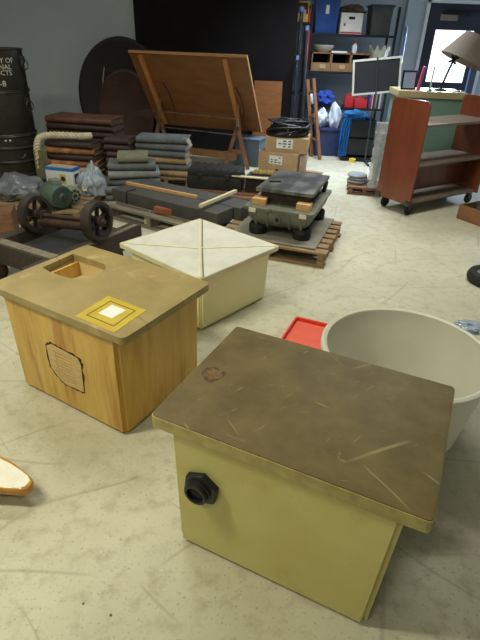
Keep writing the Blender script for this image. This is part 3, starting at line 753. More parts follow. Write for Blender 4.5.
def on(s, r, off=-.02): return c['TL']+(c['TR']-c['TL'])*s+(c['BL']-c['TL'])*r+n*off
for s in (.10, .82): MB().bar(on(s, .03), on(s, .97), .06, .04, .004, upv=n).build('batten', 'batten', topb)
for s in (.22, .86):
    MB().tube([on(s, .35, -.03)+V((.06*sin(pi*k/8), -.10*sin(pi*k/8), 0))+(c['BL']-c['TL'])*.5*k/8 for k in range(9)], .008).build('stay_brace', 'cast_dark', topb)
def trestle(hp, s):
    e = V((.968, -.25, 0))
    for sg in (-1, 1):
        q = hp+e*(.17*sg); q.z = 0
        MB().bar(q, hp+V((0, 0, .02)), .05, .06, .004, upv=(0, 1, 0)).build('leg', 'trestle_wood', t)
    MB().bar(hp-e*.10+V((0, -.03, -.30)), hp+e*.10+V((0, -.03, -.30)), .03, .05).build('leg_tie', 'trestle_wood', t)
    MB().bar(hp, on(s, .60, -.03), .045, .045, .004).build('upright', 'trestle_wood', t)
    MB().cyl(hp+V((0, -.05, 0)), hp+V((0, .04, 0)), .028).build('hinge', 'caster_metal', t)
    return hp
h1 = trestle(V((-1.22, 7.2, .56)), .13); h2 = trestle(V((-.13, 6.92, .53)), .85)
MB().bar(h1+V((0, -.05, -.36)), h2+V((0, -.05, -.36)), .05, .09).build('stretcher', 'trestle_wood', t)
MB().bar(h1+V((0, -.06, .12)), h2+V((0, -.06, .12)), .012, .012).build('steel_rail', 'rail_steel', t)
MB().bar(h1+V((0, -.06, -.08)), h2+V((0, -.06, -.08)), .012, .012).build('steel_rail', 'rail_steel', t)
MB().tube([h1+V((0, -.06, -.08)), h1+V((0, -.06, .12))], .008).tube([h2+V((0, -.06, -.08)), h2+V((0, -.06, .12))], .008).build('rail_post', 'rail_steel', t)

def disc(name, label, cx, y0, rx_, rz_, lean, mf, me, th=.05):
    t = thing(name, label, 'table top', (cx, y0, 0), rot=(lean, 0, 0))
    mt = M.Translation((0, 0, rz_)) @ Euler((pi/2, 0, 0)).to_matrix().to_4x4() @ M.Diagonal((rx_, rz_, 1, 1))
    k = 1
    MB().lathe([(0, 0), (.955, 0), (.985, .006), (1, .02), (1, th-.012), (.985, th), (.93, th+.004), (.91, th-.002), (0, th-.004)], 72, mt).build('top', mf, t)
    return t
t = disc('oval_table_top', 'glossy black oval table top leaning on the grey wall', -1.87, 7.78, .66, .78, rad(-8), 'oval_dark', 'oval_dark')
t['label'] = 'glossy black oval table top leaning on the grey wall behind a brown one'
pts = [(.16+.10*sin(pi*k/10), -.062, .35+.09*k) for k in range(11)]
MB().tube([(-.24-.035*sin(pi*k/10), -.065, .66+.05*k) for k in range(11)], .011).build('bright_strip', 'steel_edge', t)
disc('oval_table_top', 'dull reddish brown oval table top leaning before the black one', -1.80, 7.60, .42, .58, rad(-10), 'oval_brown', 'oval_brown')
o = MB().box((0, 0, .52), (.42, .018, 1.04)).build('plywood_offcut', 'ply_orange'); o.location = (.30, 7.93, .003); o.rotation_euler = (rad(-5), 0, rad(0))
tag(o, 'orange plywood panel leaning on the black wall behind the cartons', 'plywood panel')
t = thing('storage_bin', 'dull blue-grey storage box on the floor behind the black case', 'box', (.06, 7.20, 0), rad(-20))
MB().box((0, 0, .175), (.36, .30, .35), bev=.01).build('box_body', 'tub_grey', t)
MB().box((0, 0, .362), (.38, .32, .026), bev=.006).build('lid', 'tub_grey', t)

# ================================================================== BLACK CASE, BRASS PLATES
t = thing('equipment_case', 'long black moulded plastic case on the reddish pallet', 'case', (-.32, 5.45, .13), rad(-8))
MB().box((0, 0, .075), (.62, .34, .15), bev=.05).build('lower_shell', 'case_black', t)
MB().box((0, 0, .175), (.60, .32, .09), bev=.035).build('upper_shell', 'case_black', t)
for k in range(7): MB().box((-.24+.08*k, 0, .215), (.045, .29, .02), bev=.008).build('rib', 'case_black', t)
for x in (-.15, .15): MB().box((x, -.175, .15), (.05, .02, .05), bev=.004).build('latch', 'cast_dark', t)
t = thing('steel_tray', 'low dark metal box beside the black case carrying brass plates', 'metal box', (.15, 5.22, .13), rad(-14))
MB().box((0, 0, .075), (.34, .26, .15), bev=.008).build('box_body', 'cast_dark', t)
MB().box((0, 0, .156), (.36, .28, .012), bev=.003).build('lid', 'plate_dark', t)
t.location = (.20, 5.36, .13)
o = MB().box((0, 0, .008), (.50, .05, .012), bev=.002).build('thin_board', 'stick_pale'); o.location = (.105, 5.225, .292); o.rotation_euler = (0, 0, rad(-12))
tag(o, 'thin tan board lying across the low dark metal box', 'board')
t = thing('brass_plates', 'small stack of brass plates with lettering ridges on the metal box', 'brass plate', (.20, 5.41, .292), rad(-12))
MB().box((0, 0, .008), (.24, .14, .016), bev=.003).build('plate', 'cast_dark', t)
pp = MB().box((0, 0, .024), (.22, .13, .016), bev=.003).build('plate', 'brass', t)
for k in range(5): MB().bar((-.09+.045*k, -.055, .036), (-.09+.045*k, .055, .036), .02, .012, .003).build('raised_bar', 'brass', pp)

# ================================================================== CARTONS + COIL
def label_print(parent, cx, y, cz, w, h):
    lb = MB().box((cx, y, cz), (w, .003, h)).build('shipping_label', 'paper_white', parent)
    pr = MB()
    for r in range(3):
        for k in range(3):
            if random.random() < .85: pr.box((cx-w*.3+w*.3*k, y-.0018, cz+h*.28-h*.28*r), (w*random.uniform(.12, .24), .001, h*.13))
    pr.build('label_print', 'print_dark', lb)
t = thing('cardboard_carton', 'lower brown cardboard carton with a split right corner under another carton', 'carton', (.47, 6.30, .10), rad(-24))
MB().box((0, 0, .145), (.50, .40, .29), bev=.004).build('carton_body', 'carton', t)
label_print(t, -.02, -.203, .20, .17, .10)
MB().box((.2515, -.12, .14), (.003, .02, .26)).build('split_seam', 'carton_gap', t)
MB().box((.262, .03, .13), (.02, .26, .24), rot=(0, .06, 0), bev=.002).build('side_flap', 'carton_side', t)
MB().box((.03, -.202, .075), (.09, .004, .02), rot=(0, .3, 0)).build('torn_hole', 'carton_gap', t)
t = thing('cardboard_carton', 'upper brown cardboard carton with white label under the black cable', 'carton', (.52, 6.33, .391), rad(-10))
MB().box((0, 0, .085), (.52, .40, .17), bev=.004).build('carton_body', 'carton', t)
MB().box((0, 0, .171), (.50, .05, .002)).build('packing_tape', 'carton_side', t)
label_print(t, -.02, -.203, .10, .20, .11)
cb = MB(); random.seed(11)
for k in range(26):
    R = random.uniform(.12, .27); zc = .02+.12*random.random(); ph = random.uniform(0, 6)
    zc = .015+(.27-R)*1.1+random.uniform(0, .03)
    tl = random.uniform(-.34, .34)
    zc = max(zc*.8, .012+abs(tl)*R)
    cb.tube([(R*cos(2*pi*i/30+ph)+.01*sin(k), R*.82*sin(2*pi*i/30+ph), zc+tl*R*cos(2*pi*i/30)) for i in range(30)], .013, 6, closed=True)
for k in range(6):
    R = .21+.01*k; a0 = random.uniform(0, 6)
    cb.tube([(R*cos(a0+pi*i/14), .17*sin(a0+pi*i/14)*.8, .10+.075*sin(pi*i/14)) for i in range(15)], .012, 6)
t = thing('cable_coil', 'tangled coil of thick black cable on top of the cartons', 'cable', (.52, 6.33, .563))
cb.build('cable_loops', 'cord_black', t)
for a in (.3, 2.2, 4.6): MB().tube([(.22*cos(a)+.05*cos(a)*cos(k*pi/4), .18*sin(a)+.05*sin(a)*cos(k*pi/4), .075+.06*sin(k*pi/4)) for k in range(8)], .007, 6, closed=True).build('cable_tie', 'bin_grey', t)

# ================================================================== FAR STORAGE
t = thing('metal_shelving', 'dark metal shelving unit against the far wall', 'shelving', (0, 0, 0))
X0, X1, YF, YB = .90, 2.16, 8.36, 8.84
for x in (X0, X1):
    for y in (YF, YB): MB().box((x, y, 1.02), (.035, .035, 2.04)).build('upright', 'rack_dark', t)
for z in (1.665, 1.165, .655, .10): MB().box(((X0+X1)/2, 8.6, z), (X1-X0, .50, .03)).build('shelf', 'rack_dark', t)
def bin_(name, lab, cat, x, y, z, w, d, h, m, ml, taper=.86, rz=0, lid=True):
    t = thing(name, lab, cat, (x, y, z), rz)
    MB().box((0, 0, h/2), (w, d, h), taper=taper, bev=.008).build('bin_body', m, t)
    MB().box((0, 0, h+.0), (w+.03, d+.03, .03), bev=.006).build('lid' if lid else 'rim', ml, t)
    return t
t = bin_('storage_bin', 'blue plastic storage tote on the top shelf, leftmost', 'storage tote', 1.12, 8.58, 1.68, .36, .40, .44, 'bin_blue', 'bin_blue')
MB().box((.0, -.19, .30), (.05, .012, .11)).build('white_label', 'paper_white', t)
for x in (-.12, .12): MB().box((x, -.185, .2), (.02, .02, .36), rot=(.06, 0, 0)).build('rib', 'bin_blue', t)
t = thing('file_box', 'white cardboard file box with red stripe on the top shelf', 'box', (1.49, 8.56, 1.68))
MB().box((0, 0, .135), (.32, .36, .27), bev=.004).build('box_body', 'banker', t)
MB().box((0, -.181, .205), (.09, .006, .035), bev=.002).build('hand_hole', 'inner_dark', t)
MB().box((0, -.181, .02), (.31, .004, .02)).build('red_stripe', 'red_print', t)
MB().box((-.10, -.181, .12), (.03, .004, .035)).build('red_mark', 'red_print', t)
tag(MB().lump((1.50, 8.55, 1.99), (.20, .15, .07), .4, 3, 9, 1.951).build('cloth_heap', 'rag_brown'), 'crumpled brown cloth heaped on the white file box', 'cloth')
t = bin_('storage_bin', 'dark grey bin on the top shelf, rightmost', 'storage tote', 1.93, 8.58, 1.68, .31, .38, .37, 'bin_grey', 'bin_navy')
for i, x in enumerate((1.10, 1.40, 1.70)):
    lab = ['brown cubby box below the cream bowl, left of three', 'brown cubby box under the white papers, middle of three', 'brown cubby box partly behind the chalkboard, right of three'][i]
    t = thing('cubby_box', lab, 'box', (x, 8.55, 1.18), 0, 'brown cubby boxes in a row')
    for s in (-.14, .14): MB().box((s, 0, .125), (.015, .36, .25)).build('side_panel', 'pigeon_tan', t)
    MB().box((0, 0, .243), (.295, .36, .014)).build('top_panel', 'pigeon_tan', t)
    MB().box((0, 0, .007), (.265, .36, .014)).build('bottom_panel', 'pigeon_tan', t)
    MB().box((0, .172, .125), (.265, .012, .222)).build('back_panel', 'inner_dark', t)
    fp = MB().box((0, -.172, .065), (.265, .014, .10)).build('front_panel', 'pigeon_tan', t)
    MB().box((.03, -.181, .065), (.09, .004, .055)).build('label_card', 'pigeon_label', fp)
t = thing('bowl', 'shallow cream bowl standing on the left cubby box', 'bowl', (1.13, 8.50, 1.43))
MB().lathe([(0, .0), (.08, 0), (.15, .07), (.16, .10), (.152, .10), (.14, .07), (.07, .012), (0, .012)], 32).build('bowl_wall', 'bowl_cream', t)
t = thing('paper_stack', 'flat white papers lying on the middle cubby box', 'paper', (1.36, 8.48, 1.431))
MB().box((0, 0, .012), (.24, .24, .024)).build('sheets', 'paper_white', t)
t = thing('spray_bottle', 'white bottle with red cap on the right cubby box', 'bottle', (1.60, 8.47, 1.43))
MB().lathe([(0, 0), (.034, 0), (.036, .01), (.036, .10), (.016, .13), (.016, .14), (0, .14)], 20).build('bottle_body', 'bottle_white', t)
MB().lathe([(0, .14), (.018, .14), (.016, .175), (0, .175)], 16).build('cap', 'junk_red', t)
fl = MB()
def ruff(tt):
    rings = []
    for (r, z, am) in ((.085, 0, 0), (.12, .09, .03), (.165, .19, .09), (.158, .19, .09), (.11, .09, .03), (.075, .01, 0)):
        rings.append([tt.verts.new((r*(1+am*sin(9*2*pi*i/72))*cos(2*pi*i/72), r*(1+am*sin(9*2*pi*i/72))*sin(2*pi*i/72), z+am*.25*sin(9*2*pi*i/72+1))) for i in range(72)])
    for A_, B_ in zip(rings, rings[1:]):
        for k in range(72): tt.faces.new((A_[k], A_[(k+1) % 72], B_[(k+1) % 72], B_[k]))
    tt.faces.new(rings[0][::-1]); tt.faces.new(rings[-1])
    bmesh.ops.recalc_face_normals(tt, faces=tt.faces[:])
o = fl._add(ruff).build('fluted_bowl', 'bowl_cream'); o.location = (1.995, 8.52, 1.18); o.scale = (.9, .9, 1.75)
tag(o, 'cream fluted bowl with wavy rim at the right end of the shelf', 'bowl')
# third shelf
o = MB().lump((1.25, 8.50, .79), (.14, .13, .11), .35, 3, 12, .672).build('cloth_heap', 'cloth_blue'); tag(o, 'blue cloth heap on the low shelf at left', 'cloth')
o = MB().lump((1.02, 8.44, .77), (.06, .06, .08), .3, 3, 15, .672).build('cloth_heap', 'bag_white'); tag(o, 'white crumpled bag beside the blue cloth heap on the shelf', 'bag')
def can(x, y, z, r, h, lab, m):
    t = thing('fuel_can', lab, 'can', (x, y, z))
    MB().box((0, 0, h*.42), (r*2, r*1.4, h*.84), bev=.015).build('can_body', m, t)
    MB().tube([(-r*.6, 0, h*.8), (-r*.5, 0, h), (r*.3, 0, h), (r*.5, 0, h*.8)], .012).build('handle', m, t)
    MB().cyl((r*.75, 0, h*.8), (r*.75, 0, h*.93), .018).build('cap', 'inner_dark', t)
can(1.62, 8.46, .67, .07, .20, 'bright red can on the low shelf left of the chalkboard stand', 'junk_red')
can(1.80, 8.44, .67, .10, .16, 'wide red container on the low shelf under the chalkboard', 'junk_red')
tag(MB().lump((1.465, 8.44, .71), (.045, .08, .07), .35, 3, 18, .672).build('cloth_heap', 'rag_brown'), 'small brown rag heap between blue cloth and red can', 'cloth')
x = 1.93
sp_names = {'bin_blue': 'blue', 'junk_red': 'red', 'banker': 'white', 'bin_grey': 'grey', 'led_tan': 'tan', 'bin_navy': 'navy', 'frame_pale': 'cream'}
for i, mc in enumerate(BOOKC):
    h = random.uniform(.19, .25); w = random.uniform(.022, .032)
    t = thing('book', '%s spined book standing upright on the shelf below the chalkboard' % sp_names[mc], 'book', (x, 8.44, .672), 0, 'books under the chalkboard')
    MB().box((0, 0, h/2), (w, .15, h), bev=.002).build('cover', mc, t)
    MB().box((0, .004, h/2+.001), (w-.008, .146, h-.004)).build('page_block', 'paper_white', t)
    x += w+.002
# floor bins
t = bin_('storage_bin', 'navy plastic tote on the floor holding white bags', 'storage tote', 1.27, 8.12, 0, .42, .38, .40, 'bin_navy', 'bin_navy', lid=False)
MB().box((0, -.17, .2), (.03, .04, .34), rot=(.1, 0, 0)).build('rib', 'bin_navy', t)
tag(MB().lump((1.15, 8.10, .53), (.10, .12, .14), .35, 2.6, 21, .416).build('plastic_bag', 'bag_white'), 'white plastic bag on the navy tote, lower left one', 'bag')
tag(MB().lump((1.36, 8.10, .56), (.09, .12, .20), .3, 2.6, 25, .416).build('plastic_bag', 'bag_white'), 'taller bluish white plastic bag at right on the navy tote', 'bag')
# black crates with blue fabric
def crate(lab, x, y, z, w=.42, d=.34, h=.26):
    t = thing('plastic_crate', lab, 'crate', (x, y, z), 0, 'black crates under the blue fabric')
    MB().box((0, 0, .01), (w, d, .02)).build('crate_floor', 'black_plastic', t)
    for sx in (-1, 1):
        MB().box((sx*(w/2-.008), 0, h/2), (.016, d, h)).build('side_wall', 'black_plastic', t)
        MB().box((0, sx*(d/2-.008), h/2), (w-.034, .016, h)).build('side_wall', 'black_plastic', t)
    MB().prism(rrect(w+.02, d+.02, .02), h-.02, h, holes=[rrect(w-.03, d-.03, .02)]).build('rim', 'rack_dark', t)
crate('lower black plastic crate under the blue fabric', 1.74, 7.90, .055); crate('upper black plastic crate draped with blue fabric', 1.72, 7.90, .316)
t = thing('floor_tray', 'black low tray on the floor below the black crates', 'tray', (1.74, 7.86, 0))
MB().box((0, 0, .02), (.56, .42, .04), bev=.01).box((0, -.2, .04), (.56, .02, .03)).build('tray_body', 'black_plastic', t)
t = thing('tape_roll', 'yellow tape roll on the floor tray by the black crates', 'tape', (1.69, 7.69, .055))
t.location = (1.62, 7.58, 0)
MB().lathe([(.028, 0), (.05, 0), (.05, .05), (.028, .05)], 24, closed=True).build('roll', 'yellow_roll', t)
cl = MB()
def drape(tt):
    nx, ny = 14, 26
    rows = []
    pth = smooth_path([V((1.86, 7.84, .62)), V((1.78, 7.78, .645)), V((1.66, 7.74, .655)), V((1.56, 7.72, .64)), V((1.49, 7.69, .58)), V((1.47, 7.665, .42)), V((1.465, 7.66, .24)), V((1.47, 7.65, .07))], 5)
    for i, p in enumerate(pth):
        row = []
        for k in range(nx+1):
            s = k/nx-.5; wv = .022*sin(7*s*pi+i*.25)
            horiz = max(0, 1-i/16)
            row.append(tt.verts.new(p+V((s*.13*(1-horiz), s*.30*horiz+wv*(1-horiz)+.1*horiz, wv*horiz-.02*horiz))))
        rows.append(row)
    for A_, B_ in zip(rows, rows[1:]):
        for k in range(nx): tt.faces.new((A_[k], A_[k+1], B_[k+1], B_[k]))
    r = bmesh.ops.solidify(tt, geom=tt.faces[:], thickness=.012)
t = thing('draped_fabric', 'bright blue fabric bundled over the black crates and hanging to the floor', 'fabric', (0, 0, 0))
cl._add(drape).build('hanging_length', 'cloth_cyan', t)
o = MB().lump((1.62, 7.84, .63), (.17, .12, .07), .35, 3, 31, .577).build('bundled_end', 'cloth_cyan', t)
# ladder
t = thing('wooden_ladder', 'narrow brown wooden stepladder leaning beside the navy tote', 'ladder', (0, 0, 0))
A0, A1 = V((1.14, 7.66, 0)), V((.96, 7.98, 1.10)); B0, B1 = V((1.04, 7.86, 0)), V((.88, 8.0, 1.08))
MB().bar(A0+V((0, 0, .01)), A1, .05, .03, .003).build('rail', 'ladder_wood', t); MB().bar(B0+V((0, 0, .01)), B1, .05, .03, .003).build('rail', 'ladder_wood', t)
for k in (.25, .55, .85): MB().bar(A0.lerp(A1, k), B0.lerp(B1, k), .05, .02).build('rung', 'ladder_wood', t)
# dark poles
for (x0, x1, y0, z1, r, lab) in ((.735, .72, 8.10, 1.95, .028, 'tall black pole leaning against the end of the black wall'),
                                 (.84, .80, 7.90, 1.72, .022, 'bluish black pole leaning right of the tall black pole'),
                                 (.70, .695, 7.90, 1.35, .02, 'shortest black pole leaning close to the black wall end')):
    p0, p1 = V((x0, y0-.16, .0)), V((x1, y0+.05, z1)); q = (p1-p0).normalized()
    t = thing('leaning_pole', lab, 'pole', p0)
    MB().cyl(V((0, 0, .004)), p1-p0, r, seg=16).build('shaft', 'pole_black', t)
    MB().cyl((p1-p0)-q*.02, (p1-p0)+q*.04, r*1.25, seg=16).build('end_cap', 'pole_blue', t)
t = thing('utility_rack', 'narrow black metal rack between black wall and shelving', 'rack', (.755, 8.5, 0))
for x in (-.10, .10):
    for y in (-.16, .16): MB().box((x, y, .92), (.025, .025, 1.84)).build('upright', 'rack_dark', t)
for z in (.3, .85, 1.35, 1.80): MB().box((0, 0, z), (.22, .36, .025)).build('shelf', 'rack_dark', t)
MB().cyl((.10, -.165, 1.79), (.10, -.165, 1.98), .014).build('red_handle', 'junk_red', t)
t = thing('parts_bin', 'yellow-edged small bin with white contents on the narrow black rack', 'bin', (.755, 8.44, 1.813))
MB().prism(rrect(.16, .20, .01), 0, .01).build('bin_floor', 'yellow_bin', t)
MB().box((0, -.1, .05), (.16, .012, .10)).box((0, .1, .12), (.16, .012, .24)).box((-.08, 0, .12), (.012, .2, .24)).box((.08, 0, .12), (.012, .2, .24)).box((0, 0, .246), (.172, .212, .012)).build('bin_wall', 'yellow_bin', t)
MB().lump((0, -.02, .09), (.065, .065, .07), .3, 3, 40).build('contents', 'bag_white', t)
o = MB().tube([(.87, 8.29, 1.72), (.872, 8.285, 1.5), (.868, 8.285, 1.3), (.845, 8.285, 1.23), (.83, 8.288, 1.21)], .009).build('hanging_strap', 'junk_red'); tag(o, 'red strap hanging between the narrow rack and the shelving', 'strap')
t = thing('leaning_pole', 'pale blue pole leaning against the right end of the shelving', 'pole', (2.31, 8.28, 0))
MB().cyl((.0, 0, .003), (-.03, .0, 1.80), .022, seg=16).build('shaft', 'pole_blue', t)
MB().lathe([(0, 0), (.12, 0), (.12, .015), (.03, .03), (0, .03)], 24).build('foot_plate', 'rack_dark', t)

# chalkboard on stand
t = thing('chalkboard', 'pale framed double black chalkboard on a metal pole stand', 'chalkboard', (1.88, 7.60, 0))
bd = MB()
tilt = rad(-6.5)
R_ = M.Translation((-.09, -.03, 1.18)) @ Euler((0, tilt, 0)).to_matrix().to_4x4()
def placed(o): o.matrix_local = R_; return o
placed(MB().prism([(-.335, -.225), (.335, -.225), (.335, .225), (-.335, .225)], -.012, .012, holes=[[(-.31, -.20), (.31, -.20), (.31, .20), (-.31, .20)]], mtx=Euler((pi/2, 0, 0)).to_matrix().to_4x4()).build('frame', 'frame_pale', t))
placed(MB().box((-.155, 0, 0), (.305, .012, .40)).build('slate', 'chalk_black', t)); placed(MB().box((.155, 0, 0), (.305, .012, .40)).build('slate', 'chalk_black', t))
placed(MB().bar((0, -.014, -.23), (0, -.014, .235), .02, .012).build('centre_bar', 'caster_metal', t))
MB().cyl((-.06, 0, .02), (-.075, 0, 1.36), .010, seg=14).build('pole', 'caster_metal', t)
ft = MB()
for a in range(3): ft.bar((-.06, 0, .025), (-.06+.28*cos(2.1*a+.5), .28*sin(2.1*a+.5), .012), .03, .02)
ft.build('tripod_foot', 'rack_dark', t)

# ================================================================== CABINET + THINGS ON IT
t = thing('cabinet', 'green painted cabinet with cream top behind the book cart', 'cabinet', (2.15, 6.42, 0), rad(-3))
MB().box((0, 0, .525), (.74, .50, 1.05), bev=.006).build('carcass', 'cab_green', t)
MB().box((0, -.01, 1.085), (.79, .55, .07), bev=.008).build('worktop', 'cab_top', t)
MB().box((0, -.253, .5), (.62, .012, .86), bev=.003).build('front_panel', 'cab_green', t)
ZT = 1.122
t = thing('picture_frame', 'black framed blue picture standing on the green cabinet', 'picture', (1.875, 6.30, ZT), rad(4))
MB().box((0, 0, .10), (.17, .018, .20), rot=(-.12, 0, 0)).build('frame', 'black_plastic', t)
MB().box((-.0, -.0095, .10), (.135, .006, .165), rot=(-.12, 0, 0)).build('picture', 'pic_blue', t)
t = thing('pink_folder', 'narrow pink folder standing beside the black picture frame', 'folder', (2.00, 6.28, ZT), rad(-15))
MB().box((0, 0, .125), (.016, .16, .25), rot=(0, .12, 0)).build('cover', 'pink', t)
MB().box((.018, 0, .125), (.012, .15, .24), rot=(0, .12, 0)).build('inner_sheets', 'pole_blue', t)
t = thing('candle_stick', 'slim white candle on a small base on the green cabinet', 'candle', (2.13, 6.27, ZT))
MB().lathe([(0, 0), (.035, 0), (.035, .008), (.012, .02), (0, .02)], 20).build('base', 'steel_edge', t)
MB().cyl((0, 0, .018), (0, 0, .25), .009).build('candle', 'bottle_white', t)
t = thing('table_lamp', 'table lamp with tilted beige shade on the green cabinet', 'lamp', (2.28, 6.34, ZT)); t.scale = (1, 1, .90)
MB().lathe([(0, 0), (.075, 0), (.075, .012), (.02, .03), (0, .03)], 28).build('base', 'lamp_iron', t)
MB().tube([(0, 0, .025), (.03, 0, .18), (.075, 0, .36), (.12, 0, .46), (.16, 0, .52)], .013).build('stem', 'lamp_iron', t)
stt = MB()
for k in range(4): stt.bar((.075+.06*cos(k*pi/2+.5), 0, .36+.06*sin(k*pi/2+.5)), (.075, 0, .36), .022, .02)
stt.build('star_ornament', 'lamp_iron', t)
sh = MB().lathe([(.265, -.14), (.15, .16), (.146, .16), (.261, -.14)], 48, M.Translation((.225, 0, .475)) @ Euler((0, rad(24), 0)).to_matrix().to_4x4(), closed=True).build('lamp_shade', 'shade_cloth', t)
MB().ball((.17, 0, .53), .032, seg=14).build('bulb', 'bottle_white', t)
t = thing('cable_coil', 'small loop of grey cable on the right end of the green cabinet', 'cable', (2.44, 6.24, ZT))
MB().tube([(.055*cos(2*pi*k/20), .055*sin(2*pi*k/20), .008) for k in range(20)], .007, closed=True).build('loop', 'steel_edge', t)
t = thing('leaning_pole', 'pale blue upright post behind the right end of the cabinet', 'pole', (2.72, 6.62, 0))
MB().box((0, 0, .7), (.07, .05, 1.40), rot=(0, 0, 0), bev=.005).build('shaft', 'pole_blue', t)
MB().box((0, 0, .01), (.22, .22, .02)).build('foot_plate', 'rack_dark', t)
# shrink-wrapped roll + grey discs on small pallet
t = thing('wrapped_roll', 'upright roll in crinkled clear bubble wrap left of the green cabinet', 'roll', (1.555, 6.0, .0))
MB().lathe([(0, .05), (.03, .05), (.03, .60), (0, .60)], 24).build('core', 'disk_grey', t)
bw = MB().lathe([(.0, .0)]+[(.068+.007*math.sin(k*2.3), -0+.005+.72*k/20) for k in range(21)]+[(0, .728)], 36).build('bubble_wrap', 'bubble', t)
t.location = (1.53, 5.80, .091)
pallet('small wooden skid holding grey discs beside the green cabinet', (1.47, 5.98, 0), rad(-10), .40, .44, 'pallet_red', h=.09, n=4)
for i, (dx, r) in enumerate(((0, .125), (.01, .115), (-.005, .12))):
    lab = ['bottom grey disc of the pile on the small skid', 'middle grey disc of the pile on the small skid', 'topmost grey disc of the pile on the small skid'][i]
    o = MB().lathe([(0, 0), (r*.8, 0), (r, .012), (r, .022), (r*.9, .034), (0, .034)], 28).build('grey_disc', 'disk_grey')
    o.location = (1.385+dx, 6.03, .0905+.035*i); tag(o, lab, 'disc', 'grey discs on the skid')

# ================================================================== BOOK CART
t = thing('book_cart', 'wooden book cart with two orange-brown end panels and three shelves on casters', 'cart', (1.61, 5.18, 0), rad(32.5))
# local x runs from near panel to far panel, local y along the panel depth
def endpanel(x):
    w, h = .47, 1.0
    prof = [(-w/2, 0), (w/2, 0), (w/2, h-.05)] + [(w/2-.05+.05*cos(rad(15*k)), h-.05+.05*sin(rad(15*k))) for k in range(1, 6)] + [(w/2-.05, h), (-w/2+.05, h)] + [(-w/2+.05-.05*sin(rad(15*k)), h-.05+.05*cos(rad(15*k))) for k in range(1, 6)] + [(-w/2, h-.05)]
    mt = M(((0, 0, 1, x-.0125), (1, 0, 0, 0), (0, 1, 0, .125), (0, 0, 0, 1)))
    return MB().prism(prof, 0, .025, mtx=mt).build('end_panel', 'cart_orange', t, bev=.004)
endpanel(0); endpanel(1.13)
for z, tl in ((.145, .0), (.52, 0), (.90, 0)):
    MB().box((.565, 0, z), (1.104, .43, .024), bev=.003).build('shelf', 'shelf_grey', t)
MB().box((.565, 0, .35), (1.104, .012, .30)).build('shelf_divider', 'cart_orange', t)
for x in (0.06, 1.07):
    for y in (-.17, .17):
        k = MB().box((x, y, .115), (.06, .06, .012)).box((x, y-.02, .09), (.03, .004, .06)).box((x, y+.02, .09), (.03, .004, .06)).build('caster', 'caster_metal', t)
        MB().lathe([(0, -.016), (.05, -.016), (.055, -.01), (.055, .01), (.05, .016), (0, .016)], 24, M.Translation((x+.012, y, .056)) @ Euler((pi/2, 0, 0)).to_matrix().to_4x4()).build('caster_wheel', 'rubber', k)
for y in (-.21, .21): MB().box((-.005, y, .14), (.05, .06, .05), bev=.004).build('corner_bracket', 'caster_metal', t)

# right edge things
t = thing('wooden_crate', 'low open wooden crate with dark scraps at the right edge by the cart', 'crate', (2.56, 4.98, 0), rad(30))
w, d, h = .46, .36, .14
MB().box((0, 0, .008), (w, d, .016)).build('crate_floor', 'trestle_wood', t)
for sy in (-1, 1): MB().box((0, sy*(d/2-.008), h/2+.01), (w, .016, h)).build('side_board', 'trestle_wood', t)
for sx in (-1, 1): MB().box((sx*(w/2-.008), 0, h/2+.01), (.016, d-.034, h)).build('end_board', 'trestle_wood', t)
o = MB().lump((2.56, 4.98, .11), (.17, .12, .09), .35, 3, 50, .02).build('scrap_heap', 'cast_dark'); tag(o, 'dark scrap heap lying in the open wooden crate', 'scrap')
p = at(482, 276, .05)
t = thing('rubber_tyre', 'black rubber tyre with pale rim lying at the right frame edge', 'tyre', (p.x+.06, p.y, 0))
MB().lathe([(.10, 0), (.15, 0), (.165, .03), (.165, .05), (.15, .08), (.10, .08), (.095, .04)], 36, closed=True).build('tyre', 'rubber', t)
MB().lathe([(.0, .03), (.08, .03), (.098, .06), (.103, .066), (.085, .066), (.07, .045), (0, .045)], 36).build('rim', 'disk_grey', t)
p = at(472, 326, .02)
tag(MB().lump((p.x, p.y, .012), (.10, .07, .025), .5, 4, 60, .001).build('plastic_wrap', 'clear_poly'), 'scrap of clear plastic film on the floor at the right edge', 'plastic film')

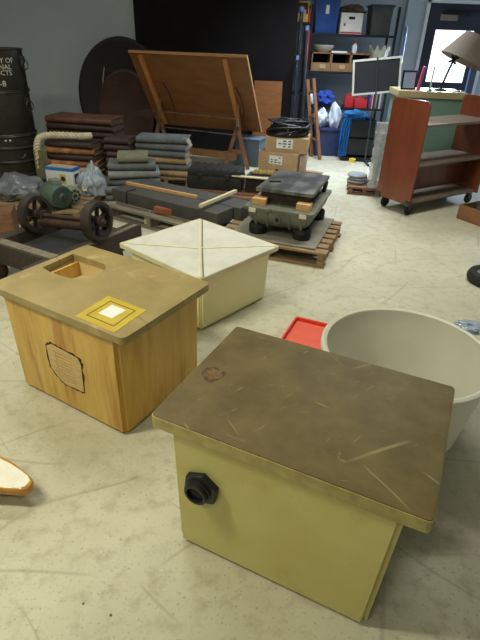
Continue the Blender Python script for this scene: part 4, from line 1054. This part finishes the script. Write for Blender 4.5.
# ================================================================== LIGHT
def tube_light(x, y, rz, power, col, spread=pi, w=1.2, h=.30):
    t = thing('ceiling_light', 'x', 'lamp', (x, y, 3.2), rz)
    fx = MB().box((0, 0, -.03), (w+.06, h+.06, .06)).build('housing', 'trim_white', t)
    l = bpy.data.lights.new('tube', 'AREA'); l.shape = 'RECTANGLE'; l.size = w; l.size_y = h; l.energy = power; l.color = col; l.spread = spread
    o = bpy.data.objects.new('tube_lamp', l); COL.objects.link(o); o.parent = t; o.location = (0, 0, -.07)
    return t
WARM = (1, .955, .70)
for i, (x, y, pw, c_) in enumerate(((-2.1, 1.1, 82, WARM), (-1.0, -.7, 26, WARM), (-1.0, 3.2, 30, (1, .97, .8)), (1.2, 4.0, 33, (1, .98, .86)), (1.1, 6.9, 62, (.80, .89, 1)), (-2.9, 5.0, 14, (.9, .95, 1)))):  # last two are added: daylight on the far floor, brighter wall by drums
    tl = tube_light(x, y, 0, pw, c_, {3: rad(118), 4: rad(105)}.get(i, pi))
    tl['label'] = ['white ceiling light above the tan box', 'white ceiling light above the front box', 'white ceiling light above the long slabs', 'white ceiling light above the platform scale', 'added unseen ceiling light imitating door daylight on the far storage floor', 'added unseen ceiling light brightening the wall by the drums'][i]
    tl['group'] = 'ceiling lights'
w = bpy.data.worlds.new('world'); S.world = w; w.use_nodes = True
w.node_tree.nodes['Background'].inputs[0].default_value = (.85, .9, 1, 1); w.node_tree.nodes['Background'].inputs[1].default_value = .11
l = bpy.data.lights.new('door_daylight', 'AREA'); l.shape = 'RECTANGLE'; l.size = .6; l.size_y = .74; l.energy = 110; l.color = (.72, .84, 1)
o = bpy.data.objects.new('door_daylight', l); COL.objects.link(o); o.location = (3.24, 8.93, 1.42); o.rotation_euler = (rad(-90+12), 0, 0)
o.rotation_euler = (rad(90-10), 0, rad(180)); o.rotation_euler = (rad(-80), 0, 0)

S.view_settings.view_transform = 'Standard'; S.view_settings.look = 'None'; S.view_settings.gamma = 1; S.view_settings.use_curve_mapping = False
S.view_settings.exposure = 0
